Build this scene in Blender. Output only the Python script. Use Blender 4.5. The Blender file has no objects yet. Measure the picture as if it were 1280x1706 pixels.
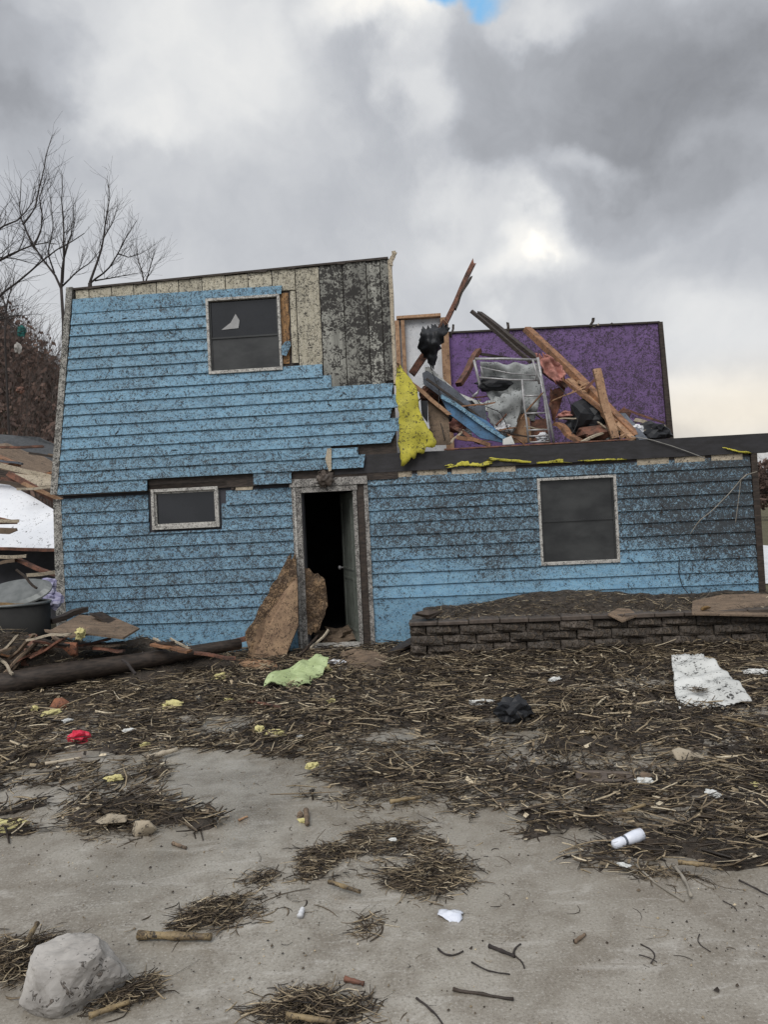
import bpy, bmesh, math, random
import numpy as np
from mathutils import Vector, Matrix, noise
random.seed(7); rng = np.random.default_rng(7)
S = bpy.context.scene
C = S.collection
# ---------------------------------------------------------------- camera
CH, FPX, PITCH, ROLL = 1.7, 1232.0, 0.0093, -0.0481
cp, sp, cr, sr = math.cos(PITCH), math.sin(PITCH), math.cos(ROLL), math.sin(ROLL)
_up = Vector((0, -sp, cp)); FW = Vector((0, cp, sp)); _rt = Vector((1, 0, 0))
RT = cr*_rt + sr*_up; UP = -sr*_rt + cr*_up
cam = bpy.data.objects.new('camera', bpy.data.cameras.new('camera')); C.objects.link(cam)
cam.data.sensor_fit = 'HORIZONTAL'; cam.data.sensor_width = 36; cam.data.lens = 36*FPX/1280
cam.data.clip_start = 0.05; cam.data.clip_end = 3000
cam.matrix_world = Matrix(((RT.x, UP.x, -FW.x, 0), (RT.y, UP.y, -FW.y, 0), (RT.z, UP.z, -FW.z, CH), (0, 0, 0, 1)))
S.camera = cam
S.view_settings.view_transform = 'Standard'; S.view_settings.look = 'None'
S.view_settings.exposure = 0.54; S.view_settings.gamma = 1.0; S.view_settings.use_curve_mapping = False
# measured sight lines of the photograph, used to work out where things stand
def ray(px, py): return ((px-640)/FPX)*RT - ((py-853)/FPX)*UP + FW
def G(px, py, z=0.0):
    d = ray(px, py); t = (z-CH)/d.z; return Vector((t*d.x, t*d.y, z))
def D(px, py, y):
    d = ray(px, py); t = y/d.y; return Vector((t*d.x, y, CH+t*d.z))
YAW, Y0 = 0.0682, 9.7
HU = Vector((math.cos(YAW), -math.sin(YAW), 0)); HN = Vector((math.sin(YAW), math.cos(YAW), 0)); HO = Vector((0, Y0, 0))
def W(px, py, w=0.0):                       # world point on the plane w metres behind the facade
    d = ray(px, py); t = (HO.dot(HN)+w)/d.dot(HN); p = d*t; return Vector((p.x, p.y, p.z+CH))
def F(px, py, w=0.0):                       # the same in house coordinates (along, up)
    p = W(px, py, w)-HO; return p.dot(HU), p.z
def L2W(x, w, z): return HO + HU*x + HN*w + Vector((0, 0, z))
# ---------------------------------------------------------------- sun and sky
SUN_EL, SUN_AZ = math.radians(48), math.radians(205)     # behind the camera, a little to its left
sd = Vector((math.sin(SUN_AZ)*math.cos(SUN_EL), math.cos(SUN_AZ)*math.cos(SUN_EL), math.sin(SUN_EL)))
sun = bpy.data.objects.new('sun', bpy.data.lights.new('sun', 'SUN')); C.objects.link(sun)
sun.data.energy = 1.5; sun.data.angle = math.radians(38); sun.data.color = (1, .97, .93)
sun.rotation_euler = sd.to_track_quat('Z', 'Y').to_euler()

class NT:
    def __init__(s, nt): s.nt = nt; s.n = nt.nodes; s.l = nt.links
    def add(s, t, ins=None, **kw):
        nd = s.n.new(t)
        for k, v in kw.items(): setattr(nd, k, v)
        for k, v in (ins or {}).items():
            if isinstance(v, bpy.types.NodeSocket): s.l.new(v, nd.inputs[k])
            else: nd.inputs[k].default_value = v
        return nd
    def m(s, op, a, b=0.0, c=0.0, clamp=False): return s.add('ShaderNodeMath', {0: a, 1: b, 2: c}, operation=op, use_clamp=clamp).outputs[0]
    def v(s, op, a, b=(0, 0, 0)): return s.add('ShaderNodeVectorMath', {0: a, 1: b}, operation=op)
    def mr(s, x, a, b, c=0.0, d=1.0, smooth=True):
        return s.add('ShaderNodeMapRange', {0: x, 1: a, 2: b, 3: c, 4: d}, interpolation_type='SMOOTHSTEP' if smooth else 'LINEAR').outputs[0]
    def mix(s, f, a, b, mode='MIX'):
        nd = s.add('ShaderNodeMix', data_type='RGBA', blend_type=mode)
        for k, v in ((0, f), (6, a), (7, b)):
            if isinstance(v, bpy.types.NodeSocket): s.l.new(v, nd.inputs[k])
            else: nd.inputs[k].default_value = v if k == 0 or len(v) == 4 else (*v, 1)
        return nd.outputs[2]
    def noise(s, vec, scale, detail=3, rough=.55, dist=0.0, dim='3D'):
        return s.add('ShaderNodeTexNoise', {'Vector': vec, 'Scale': scale, 'Detail': detail, 'Roughness': rough, 'Distortion': dist}, noise_dimensions=dim)
    def ramp(s, x, stops, interp='LINEAR'):
        nd = s.add('ShaderNodeValToRGB', {0: x}); cr_ = nd.color_ramp; cr_.interpolation = interp
        while len(cr_.elements) < len(stops): cr_.elements.new(.5)
        for e, (p, c) in zip(cr_.elements, stops): e.position = p; e.color = (*c, 1)
        return nd.outputs[0]

w = bpy.data.worlds.new('World'); S.world = w; w.use_nodes = True
nt = NT(w.node_tree); nt.n.clear()
dirn = nt.add('ShaderNodeTexCoord').outputs['Generated']
sky = nt.add('ShaderNodeTexSky', sky_type='NISHITA', sun_disc=False, sun_elevation=SUN_EL, sun_rotation=SUN_AZ)
blue = nt.v('SCALE', sky.outputs[0]); blue.inputs['Scale'].default_value = .085
n1 = nt.noise(dirn, 2.6, 3, .5); n2 = nt.noise(dirn, 9, 5, .55)
warp = nt.v('ADD', nt.v('MULTIPLY', nt.v('SUBTRACT', n1.outputs['Color'], (.5, .5, .5)).outputs[0], (.26, .26, .26)).outputs[0],
            nt.v('MULTIPLY', nt.v('SUBTRACT', n2.outputs['Color'], (.5, .5, .5)).outputs[0], (.12, .12, .12)).outputs[0])
dw = nt.v('ADD', dirn, warp.outputs[0]).outputs[0]
edge = nt.noise(dirn, 5.5, 8, .62, .2).outputs[0]
def blob(px, py, rx, ry, soft=1.0, hard=.0, vec=dw):
    c = ray(px, py).normalized(); k = FPX*1.06
    e = nt.v('MULTIPLY', nt.v('SUBTRACT', vec, tuple(c)).outputs[0], (k/rx, 3.0, k/ry))
    ln = nt.v('LENGTH', e.outputs[0]).outputs['Value']
    if hard >= .3:
        e2 = nt.m('ADD', nt.m('SUBTRACT', 1.25, ln), nt.m('MULTIPLY', nt.m('SUBTRACT', edge, .5), .85))
        return nt.mr(e2, .15, .72)
    return nt.mr(ln, hard, soft, 1.0, 0.0)
fb = nt.noise(dirn, 3.0, 5, .5, .0).outputs[0]
lum = nt.mr(fb, .25, .75, .375, .465, False)
for (px, py, rx, ry, a, hd) in [(930, 185, 330, 150, -.105, .5), (1190, 130, 330, 210, -.060, .2), (1290, 270, 300, 330, -.045, .2), (1090, 355, 210, 75, -.065, .4), (30, 75, 120, 95, -.10, .4), (110, 190, 150, 60, -.05, .3),
                            (330, 60, 280, 150, .11, .2), (235, 195, 110, 50, .12, .1), (665, 35, 110, 75, .24, .2), (715, 215, 60, 110, .16, .15), (930, 12, 120, 38, .13, .1), (430, 200, 200, 150, .04, .1),
                            (880, 435, 150, 60, .20, .2), (1000, 300, 110, 38, .15, .1), (800, 390, 200, 70, .09, .1), (1210, 590, 320, 130, .10, .1),
                            (1220, 700, 420, 75, .13, .2), (90, 330, 260, 120, -.03, .1), (885, 440, 42, 20, .16, .0), (520, 360, 300, 110, -.035, .1), (1010, 380, 300, 30, -.03, .1)]:
    lum = nt.m('ADD', lum, nt.m('MULTIPLY', blob(px, py, rx, ry, 1.0, hd), a))
fine = nt.noise(dw, 11, 5, .55).outputs[0]
lum = nt.m('ADD', lum, nt.mr(fine, .3, .7, -.03, .03, False))
tint = nt.ramp(lum, [(0.0, (.90, .94, 1.04)), (.36, (.925, .962, 1.035)), (.52, (.985, 1, 1.015)), (.75, (1.04, 1.0, .92))])
warm = blob(1230, 690, 620, 120, 1.0, .0, dirn)
tint = nt.mix(nt.m('MULTIPLY', warm, .75), tint, (1.08, .98, .82))
cloud = nt.mix(1.0, tint, nt.add('ShaderNodeCombineXYZ', {0: lum, 1: lum, 2: lum}).outputs[0], 'MULTIPLY')
gap = blob(768, -14, 90, 38, 1.0, .3)
bl = nt.mix(.72, blue.outputs[0], (.20, .44, .70))
col = nt.mix(gap, cloud, bl)
bg = nt.add('ShaderNodeBackground', {0: col, 1: 1.0})
nt.l.new(bg.outputs[0], nt.add('ShaderNodeOutputWorld').inputs[0])

# ---------------------------------------------------------------- materials
def pm(name, c1, c2=None, scale=8.0, rough=.8, bump=.2, stretch=(1, 1, 1), mud=0.0, mudcol=(.022, .020, .019), coord='Object', detail=5, spec=.35,
       metal=0.0, rand=.0, bscale=None, mudscale=38.0, hook=None, dirt=.25, bdist=.01, pale=0.0, patch=.16):
    m = bpy.data.materials.new(name); m.use_nodes = True
    t = NT(m.node_tree); b = t.n['Principled BSDF']
    if coord == 'Position': vec = t.add('ShaderNodeNewGeometry').outputs['Position']
    else: vec = t.add('ShaderNodeTexCoord').outputs['Object']
    oi = t.add('ShaderNodeObjectInfo').outputs['Random']
    vs = t.v('MULTIPLY', vec, stretch).outputs[0]
    nz = t.noise(vs, scale, detail, .62).outputs[0]
    c2 = c2 or tuple(x*.6 for x in c1)
    colr = t.mix(t.mr(nz, .32, .68), c1, c2)
    big = t.noise(vec, scale*.22, 3, .6).outputs[0]
    colr = t.mix(t.m('MULTIPLY', t.mr(big, .45, .75), dirt), colr, tuple(x*.35 for x in c1))
    if rand:
        k = t.mr(oi, 0, 1, 1-rand, 1+rand, False)
        colr = t.mix(1.0, colr, t.add('ShaderNodeCombineXYZ', {0: k, 1: k, 2: k}).outputs[0], 'MULTIPLY')
    hgt = nz
    if mud:
        amt = hook(t, vec) if hook else mud
        s1 = t.noise(vec, mudscale*1.5, 2.5, .65, 1.4).outputs[0]
        s2 = t.noise(vec, mudscale*.10, 3, .6).outputs[0]
        s3 = t.noise(vec, mudscale*.42, 2, .6, 1.0).outputs[0]
        q = t.m('ADD', t.m('ADD', s1, t.m('MULTIPLY', t.m('SUBTRACT', s3, .5), .45)), t.m('MULTIPLY', t.m('SUBTRACT', s2, .5), patch))
        th = t.m('SUBTRACT', .70, t.m('MULTIPLY', amt, .30)) if hook else .70-.30*amt
        mk_ = t.mr(t.m('SUBTRACT', q, th), -.05, .05)
        mk_ = t.m('MULTIPLY', mk_, .93)
        film = t.m('MULTIPLY', amt, .34)
        colr = t.mix(film, colr, (.17, .165, .15))
        if pale: pl_ = t.mr(t.m('ADD', t.noise(vec, mudscale*2.6, 2, .6, .6).outputs[0], t.m('MULTIPLY', amt, .04)), .56, .66, 0, pale)
        if pale: colr = t.mix(pl_, colr, (.42, .46, .46))
        colr = t.mix(mk_, colr, mudcol)
        hgt = t.m('ADD', t.m('MULTIPLY', nz, .3), mk_)
    t.l.new(colr, b.inputs['Base Color'])
    b.inputs['Roughness'].default_value = rough; b.inputs['Metallic'].default_value = metal
    b.inputs['Specular IOR Level'].default_value = spec
    if bump:
        if bscale: hgt = t.noise(vs, bscale, 4, .6).outputs[0]
        bn = t.add('ShaderNodeBump', {'Strength': bump, 'Distance': bdist, 'Height': hgt})
        t.l.new(bn.outputs[0], b.inputs['Normal'])
    return m

M = {}
_O = L2W(0, 0, 0)
def hook_lower(t, vec):
    s = t.add('ShaderNodeSeparateXYZ', {0: vec}); x, z = s.outputs[0], s.outputs[2]
    right = t.mr(x, -.6, .4)
    nz = t.m('MULTIPLY', t.m('SUBTRACT', t.noise(vec, 1.1, 3).outputs[0], .5), .9)
    hz = t.mr(t.m('ADD', z, nz), .75, 1.35)                       # washed clean near the ground
    corner = t.m('MULTIPLY', t.mr(t.m('ADD', x, t.m('MULTIPLY', nz, 2)), 2.3, 4.8), t.mr(z, .45, .8))
    a = t.m('ADD', t.m('MULTIPLY', t.m('ADD', .34, t.m('MULTIPLY', hz, .44)), right), t.m('MULTIPLY', corner, .26))
    left = t.m('MULTIPLY', t.m('SUBTRACT', 1, right), t.mr(z, .0, .9, .36, .64))
    return t.m('ADD', a, left)
def hook_upper(t, vec):
    s = t.add('ShaderNodeSeparateXYZ', {0: vec}); z = s.outputs[2]; x = s.outputs[0]
    nz = t.m('MULTIPLY', t.m('SUBTRACT', t.noise(vec, .9, 3).outputs[0], .5), .30)
    lowl = t.m('MULTIPLY', t.mr(z, 3.0, 2.1), t.mr(x, .5, -2.5))
    return t.m('ADD', t.m('ADD', .50, nz), t.m('MULTIPLY', lowl, .18))
BL = (.190, .395, .560)
M['siding_up'] = pm('blue_siding_upper', BL, (.14, .325, .49), 5, .55, .35, (1, 1, 3), .3, coord='Position', rand=.09, hook=hook_upper, dirt=.18, mudscale=46, pale=.55, patch=.16)
M['siding_low'] = pm('blue_siding_lower', BL, (.13, .305, .47), 5, .55, .35, (1, 1, 3), .5, coord='Position', rand=.08, hook=hook_lower, dirt=.22, mudscale=46, pale=.55, patch=.16)
M['white_trim'] = pm('dirty_white_trim', (.62, .61, .57), (.50, .48, .45), 20, .6, .3, mud=.48, coord='Position', mudscale=55)
M['casing'] = pm('muddy_casing', (.50, .48, .45), (.34, .32, .30), 20, .6, .3, mud=.66, coord='Position', mudscale=60)
M['corner_trim'] = pm('muddy_corner_trim', (.55, .54, .50), (.34, .33, .30), 14, .65, .3, mud=.66, coord='Position', mudscale=45)
M['bare'] = pm('bare_cream_boards', (.60, .56, .45), (.46, .42, .32), 12, .8, .35, (3, 3, .6), .46, coord='Position', rand=.12, mudscale=42)
M['bare_dark'] = pm('sooty_grey_boards', (.40, .40, .36), (.19, .19, .17), 5, .8, .35, (3, 3, .4), .52, coord='Position', rand=.35, mudscale=15, dirt=.85, patch=.7)
M['orange_wood'] = pm('split_orange_wood', (.42, .23, .09), (.22, .11, .04), 9, .75, .4, (3, 3, .5), .35)
M['lath'] = pm('pale_block_wood', (.52, .45, .34), (.38, .32, .24), 18, .8, .3, (1, 1, 2), .3, rand=.1)
M['tar'] = pm('black_roofing_felt', (.034, .033, .037), (.022, .021, .022), 6, .6, .25, (1, 1, 3), dirt=.4)
M['darkwood'] = pm('wet_dark_wood', (.058, .043, .034), (.022, .017, .014), 12, .6, .5, (1, 1, 4))
M['brownwood'] = pm('brown_timber', (.34, .165, .080), (.15, .075, .040), 9, .65, .45, (1, 1, 1), .25, rand=.2)
M['tanwood'] = pm('tan_timber', (.47, .29, .17), (.30, .165, .09), 9, .7, .4, (1, 1, 1), .22, rand=.15)
M['redwood'] = pm('reddish_timber', (.25, .10, .060), (.08, .035, .022), 9, .65, .4, mud=.3, rand=.2)
M['purple'] = pm('purple_wall', (.185, .095, .30), (.14, .068, .23), 6, .75, .2, mud=.6, coord='Position', mudscale=24,
                 hook=lambda t, v: t.m('ADD', .34, t.m('MULTIPLY', t.mr(t.add('ShaderNodeSeparateXYZ', {0: v}).outputs[0], 1.2, 2.8), .30)), mudcol=(.045, .032, .045))
M['plaster'] = pm('white_plaster', (.72, .73, .75), (.58, .60, .63), 5, .8, .1, mud=.12)
M['yellow'] = pm('yellow_foil_insulation', (.58, .52, .045), (.42, .38, .035), 6, .6, .3, mud=.34, mudscale=22, dirt=.3)
M['yellowfoam'] = pm('pale_yellow_foam', (.66, .60, .28), (.50, .45, .20), 20, .9, .5, mud=.15)
M['limesheet'] = pm('pale_green_sheet', (.44, .53, .28), (.34, .42, .20), 8, .5, .2, mud=.12, mudscale=26)
M['pink'] = pm('pink_insulation', (.50, .24, .20), (.28, .12, .10), 10, .95, .6)
M['steel'] = pm('grey_tube_steel', (.42, .42, .43), (.28, .27, .27), 20, .4, .1, metal=.3, mud=.12)
M['cloth'] = pm('grey_bedsheet', (.40, .42, .42), (.26, .275, .28), 5, .85, .3, mud=.22, mudscale=20, dirt=.5)
M['blackcloth'] = pm('black_tarp', (.020, .022, .026), (.012, .013, .016), 7, .55, .4)
M['bluepanel'] = pm('blue_painted_panel', (.08, .22, .42), (.05, .11, .19), 5, .5, .1, mud=.25)
M['greyboard'] = pm('blue_grey_board', (.12, .14, .18), (.07, .08, .10), 6, .5, .2, mud=.3)
M['glass'] = pm('dusty_dark_glass', (.018, .019, .022), (.012, .013, .015), 3, .10, .03, coord='Position', spec=.6, bscale=2.2, dirt=.3)
M['screen'] = pm('grey_insect_screen', (.048, .050, .050), (.020, .021, .022), 2.0, .30, .05, (1, 1, 1.8), coord='Position', spec=.5, dirt=.7)  # light and dark mottling in the colour stands for uneven window reflections
M['curtain'] = pm('pale_curtain', (.38, .38, .38), (.30, .30, .30), 5, .9)
M['door'] = pm('grey_green_door', (.15, .17, .15), (.10, .115, .10), 5, .55, .1, mud=.3)
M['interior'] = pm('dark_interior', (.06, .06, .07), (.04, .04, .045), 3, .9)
M['osb'] = pm('chewed_brown_board', (.30, .18, .085), (.13, .08, .045), 11, .9, .9, mud=.66, mudscale=22, dirt=.5, mudcol=(.055, .035, .022))
M['leanboard'] = pm('mottled_brown_board', (.36, .235, .135), (.20, .12, .07), 8, .8, .4, (1, 1, .7), .42, dirt=.6, mudscale=24, mudcol=(.07, .045, .03))
M['plyrot'] = pm('weathered_plywood', (.235, .165, .11), (.13, .09, .06), 5, .75, .25, (1, 4, 1), .3, dirt=.5)
M['brick'] = pm('orange_brick', (.30, .115, .055), (.20, .075, .04), 15, .85, .4, mud=.3)
M['block'] = pm('mud_coated_block', (.085, .064, .049), (.042, .033, .027), 12, .75, 1.0, rand=.3, bdist=.03, mud=.5, mudcol=(.10, .078, .058), mudscale=12)
M['cap'] = pm('brown_cap_stone', (.105, .083, .068), (.06, .048, .040), 12, .55, .4, rand=.15)
M['soil'] = pm('wet_dark_soil', (.062, .046, .034), (.032, .025, .019), 12, .75, 1.0, coord='Position', bscale=45, bdist=.03, mud=.2, mudcol=(.14, .12, .10), mudscale=50)
M['galv'] = pm('galvanised_steel', (.17, .18, .18), (.11, .12, .12), 6, .45, .1, metal=.35, dirt=.5)
M['tank'] = pm('dark_tank_side', (.020, .020, .019), (.012, .012, .012), 4, .8, .15, dirt=.5)
M['hay'] = pm('wet_hay', (.25, .155, .06), (.12, .075, .035), 30, .9, .9)
M['whitepanel'] = pm('white_panel', (.80, .82, .86), (.70, .73, .78), 2, .55, .1, mud=.10, mudscale=14, dirt=.1)
M['whitemetal'] = pm('white_sheet', (.70, .71, .69), (.58, .59, .57), 4, .45, .15, mud=.25, mudscale=18, dirt=.3)
M['plastic'] = pm('white_plastic', (.75, .78, .85), (.6, .64, .74), 12, .3, .2)
M['redplastic'] = pm('red_plastic', (.62, .02, .06), (.45, .015, .04), 12, .4, .2)
M['rock'] = pm('pale_grey_rock', (.42, .40, .375), (.22, .205, .19), 4, .6, 1.0, mud=.10, mudscale=18, dirt=.5, mudcol=(.12, .10, .085))
M['tanrock'] = pm('tan_rock', (.42, .36, .27), (.30, .25, .18), 8, .8, .4, mud=.3, mudscale=30)
M['shingle'] = pm('grey_shingles', (.085, .09, .095), (.05, .054, .06), 16, .85, .6, dirt=.5)
M['bark'] = pm('dark_bark', (.052, .043, .040), (.032, .027, .026), 12, .9, .3, (1, 1, .3))
M['twig'] = pm('brown_twigs', (.17, .14, .125), (.09, .072, .065), 3, .9, 0)
M['leaf'] = pm('dead_leaves', (.19, .125, .10), (.08, .055, .048), .7, .9, 0, coord='Position')
M['striped'] = pm('striped_cloth', (.5, .5, .62), (.12, .11, .25), 4, .8, 0, (1, 1, 14), dirt=0)
M['wire'] = pm('pale_wire', (.30, .29, .27), None, 8, .6, 0)
M['blackwire'] = pm('black_wire', (.02, .02, .022), None, 8, .5, 0)
M['twigpale'] = pm('pale_branch', (.34, .31, .26), (.22, .2, .17), 8, .8, .1)
M['grass'] = pm('dull_winter_field', (.115, .105, .055), (.07, .062, .038), 1.4, .95, .6, coord='Position', bscale=9, bdist=.1)
M['teal'] = pm('teal_cloth', (.02, .13, .12), (.01, .07, .065), 8, .8, .2)

def straw_mat(name, stops):
    m = bpy.data.materials.new(name); m.use_nodes = True; t = NT(m.node_tree); b = t.n['Principled BSDF']
    g = t.add('ShaderNodeNewGeometry')
    c = t.ramp(g.outputs['Random Per Island'], stops)
    nz = t.noise(g.outputs['Position'], 60, 2).outputs[0]
    c = t.mix(t.mr(nz, .4, .75, 0, .5), c, (.03, .023, .016))
    t.l.new(c, b.inputs['Base Color']); b.inputs['Roughness'].default_value = .55; b.inputs['Specular IOR Level'].default_value = .4
    return m
M['straw'] = straw_mat('corn_stalk_straw', [(0, (.017, .013, .010)), (.36, (.042, .030, .021)), (.58, (.115, .086, .057)), (.78, (.26, .20, .128)), (.92, (.46, .37, .24)), (1, (.70, .61, .45))])
M['stalk'] = pm('split_corn_stalk', (.30, .22, .11), (.09, .06, .03), 14, .55, .4, (1, 1, 1), mud=.35, mudscale=45)
# wet concrete
m = bpy.data.materials.new('wet_concrete'); m.use_nodes = True; t = NT(m.node_tree); b = t.n['Principled BSDF']
P = t.add('ShaderNodeNewGeometry').outputs['Position']
big = t.noise(P, .55, 4, .6, .6).outputs[0]; med = t.noise(P, 4.5, 5, .65, .4).outputs[0]; fine = t.noise(P, 85, 3, .75).outputs[0]; grit = t.noise(P, 420, 1).outputs[0]
stv = t.v('MULTIPLY', P, (1.0, 3.2, 1)).outputs[0]; streak = t.noise(stv, 3.0, 5, .65, .8).outputs[0]
c = t.mix(t.mr(big, .35, .65), (.250, .226, .188), (.370, .345, .300))
c = t.mix(t.mr(med, .38, .70, 0, .62), c, (.155, .128, .096))
c = t.mix(t.mr(streak, .52, .72, 0, .45), c, (.50, .48, .44))
c = t.mix(t.mr(fine, .50, .68, 0, .5), c, (.10, .085, .066))
c = t.mix(t.mr(fine, .44, .30, 0, .55), c, (.52, .50, .46))
t.l.new(c, b.inputs['Base Color'])
sm = t.m('ADD', t.noise(P, 1.9, 6, .68, .5).outputs[0], t.m('MULTIPLY', t.m('SUBTRACT', fine, .5), .25))
c = t.mix(t.mr(sm, .58, .66, 0, .50), c, (.125, .102, .076))
t.l.new(c, b.inputs['Base Color'])
wet = t.mr(t.noise(t.v('MULTIPLY', P, (1, .5, 1)).outputs[0], 1.1, 4, .6, .5).outputs[0], .40, .62)
t.l.new(t.mr(wet, 0, 1, .40, .13, False), b.inputs['Roughness']); b.inputs['Specular IOR Level'].default_value = .62
hh = t.m('ADD', t.m('MULTIPLY', fine, .5), t.m('ADD', t.m('MULTIPLY', grit, .25), t.m('MULTIPLY', streak, .6)))
t.l.new(t.add('ShaderNodeBump', {'Strength': .5, 'Distance': .004, 'Height': hh}).outputs[0], b.inputs['Normal'])
M['concrete'] = m

# ---------------------------------------------------------------- helpers
def link(name, verts, faces, mat, parent=None, smooth=False, origin=None, mats=None):
    me = bpy.data.meshes.new(name)
    vs = [Vector(v) for v in verts]
    if origin is None and parent is None:
        origin = sum(vs, Vector())/len(vs); origin.z = min(v.z for v in vs)
    if origin is not None: vs = [v-origin for v in vs]
    me.from_pydata([tuple(v) for v in vs], [], faces); me.materials.append(M[mat] if isinstance(mat, str) else mat)
    bm = bmesh.new(); bm.from_mesh(me); bmesh.ops.recalc_face_normals(bm, faces=bm.faces); bm.to_mesh(me); bm.free()
    if smooth: me.polygons.foreach_set('use_smooth', [True]*len(me.polygons))
    o = bpy.data.objects.new(name, me); C.objects.link(o)
    if origin is not None: o.location = origin
    if parent: o.parent = parent
    return o
def parent_kind(o): return o.get('kind')
def tag(o, label=None, cat=None, group=None, kind=None):
    if label: o['label'] = label
    if cat: o['category'] = cat
    if group: o['group'] = group
    if kind or (cat and not parent_kind(o)): o['kind'] = kind or 'thing'
    return o
def empty(name, loc, rz=0.0):
    o = bpy.data.objects.new(name, None); C.objects.link(o); o.location = loc; o.rotation_euler = (0, 0, rz); o.empty_display_size = .1
    return o
def bevel(o, wd, seg=1):
    md = o.modifiers.new('bevel', 'BEVEL'); md.width = wd; md.segments = seg; md.limit_method = 'ANGLE'; return o
def solid(o, th):
    md = o.modifiers.new('thick', 'SOLIDIFY'); md.thickness = th; md.offset = 0; return o
class B:                                    # collects solids of one part
    def __init__(s): s.v = []; s.f = []
    def hexa(s, p):                         # 8 corners: bottom loop 4, top loop 4
        n = len(s.v); s.v += [Vector(q) for q in p]
        s.f += [tuple(n+i for i in q) for q in ((0, 1, 2, 3), (7, 6, 5, 4), (0, 4, 5, 1), (1, 5, 6, 2), (2, 6, 7, 3), (3, 7, 4, 0))]; return s
    def box(s, x0, x1, y0, y1, z0, z1):
        return s.hexa([(x0, y0, z0), (x1, y0, z0), (x1, y1, z0), (x0, y1, z0), (x0, y0, z1), (x1, y0, z1), (x1, y1, z1), (x0, y1, z1)])
    def prism(s, pts, y0, y1):              # polygon in (x, z), extruded in y
        n = len(s.v); k = len(pts); s.v += [Vector((x, y0, z)) for x, z in pts]+[Vector((x, y1, z)) for x, z in pts]
        s.f += [tuple(n+i for i in range(k)), tuple(n+k+i for i in reversed(range(k)))]+[(n+i, n+(i+1) % k, n+k+(i+1) % k, n+k+i) for i in range(k)]; return s
    def tube(s, pts, r, sides=6, cap=True):
        pts = [Vector(p) for p in pts]; rs = r if isinstance(r, (list, tuple)) else [r]*len(pts); n = len(s.v); k = len(pts)
        for i, p in enumerate(pts):
            d = (pts[min(i+1, k-1)]-pts[max(i-1, 0)]).normalized()
            a = d.cross(Vector((0, 0, 1)) if abs(d.z) < .9 else Vector((1, 0, 0))).normalized(); b_ = d.cross(a)
            for j in range(sides):
                th = 2*math.pi*j/sides; s.v.append(p+(a*math.cos(th)+b_*math.sin(th))*rs[i])
        for i in range(k-1):
            for j in range(sides):
                j2 = (j+1) % sides; s.f.append((n+i*sides+j, n+i*sides+j2, n+(i+1)*sides+j2, n+(i+1)*sides+j))
        if cap: s.f += [tuple(n+j for j in range(sides)), tuple(n+(k-1)*sides+j for j in reversed(range(sides)))]
        return s
    def put(s, name, mat, parent=None, smooth=False, origin=None): return link(name, s.v, s.f, mat, parent, smooth, origin)
def beam_b(b, p0, p1, wd, ht, roll=0.0, warp=.006, splinter=0.0, seg=6):
    p0, p1 = Vector(p0), Vector(p1); d = (p1-p0).normalized()
    side = d.cross(Vector((0, 0, 1)) if abs(d.z) < .95 else Vector((0, 1, 0))).normalized(); up = side.cross(d)
    q = Matrix.Rotation(roll, 3, d); side = q@side; up = q@up
    n = len(b.v); off = random.random()*50; L = (p1-p0).length
    for i in range(seg+1):
        t_ = i/seg; c = p0.lerp(p1, t_)+side*noise.noise((off, t_*2, 0))*warp*4+up*noise.noise((off, t_*2, 9))*warp*4
        for j, (a, e) in enumerate(((-1, -1), (1, -1), (1, 1), (-1, 1))):
            ext = Vector()
            if splinter and i in (0, seg): ext = d*(random.uniform(-.2, 1)*splinter*(-1 if i == 0 else 1)); 
            b.v.append(c+side*(a*wd/2*random.uniform(.94, 1.03))+up*(e*ht/2*random.uniform(.94, 1.03))+ext)
    for i in range(seg):
        for j in range(4): j2 = (j+1) % 4; b.f.append((n+i*4+j, n+i*4+j2, n+i*4+4+j2, n+i*4+4+j))
    b.f += [(n, n+1, n+2, n+3), tuple(n+seg*4+j for j in (3, 2, 1, 0))]
    return b
def beam(name, p0, p1, wd, ht, mat, label=None, cat=None, roll=0.0, splinter=0.0, parent=None, group=None, warp=.006):
    o = beam_b(B(), p0, p1, wd, ht, roll, warp, splinter).put(name, mat, parent)
    if label: tag(o, label, cat, group)
    return o
def resample(pts, n):
    pts = [Vector(p) for p in pts]; ls = [0]
    for a, b_ in zip(pts, pts[1:]): ls.append(ls[-1]+(b_-a).length)
    out = []
    for i in range(n):
        s = ls[-1]*i/(n-1); k = 0
        while k < len(pts)-2 and ls[k+1] < s: k += 1
        out.append(pts[k].lerp(pts[k+1], min(1, (s-ls[k])/max(1e-6, ls[k+1]-ls[k]))))
    return out
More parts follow.
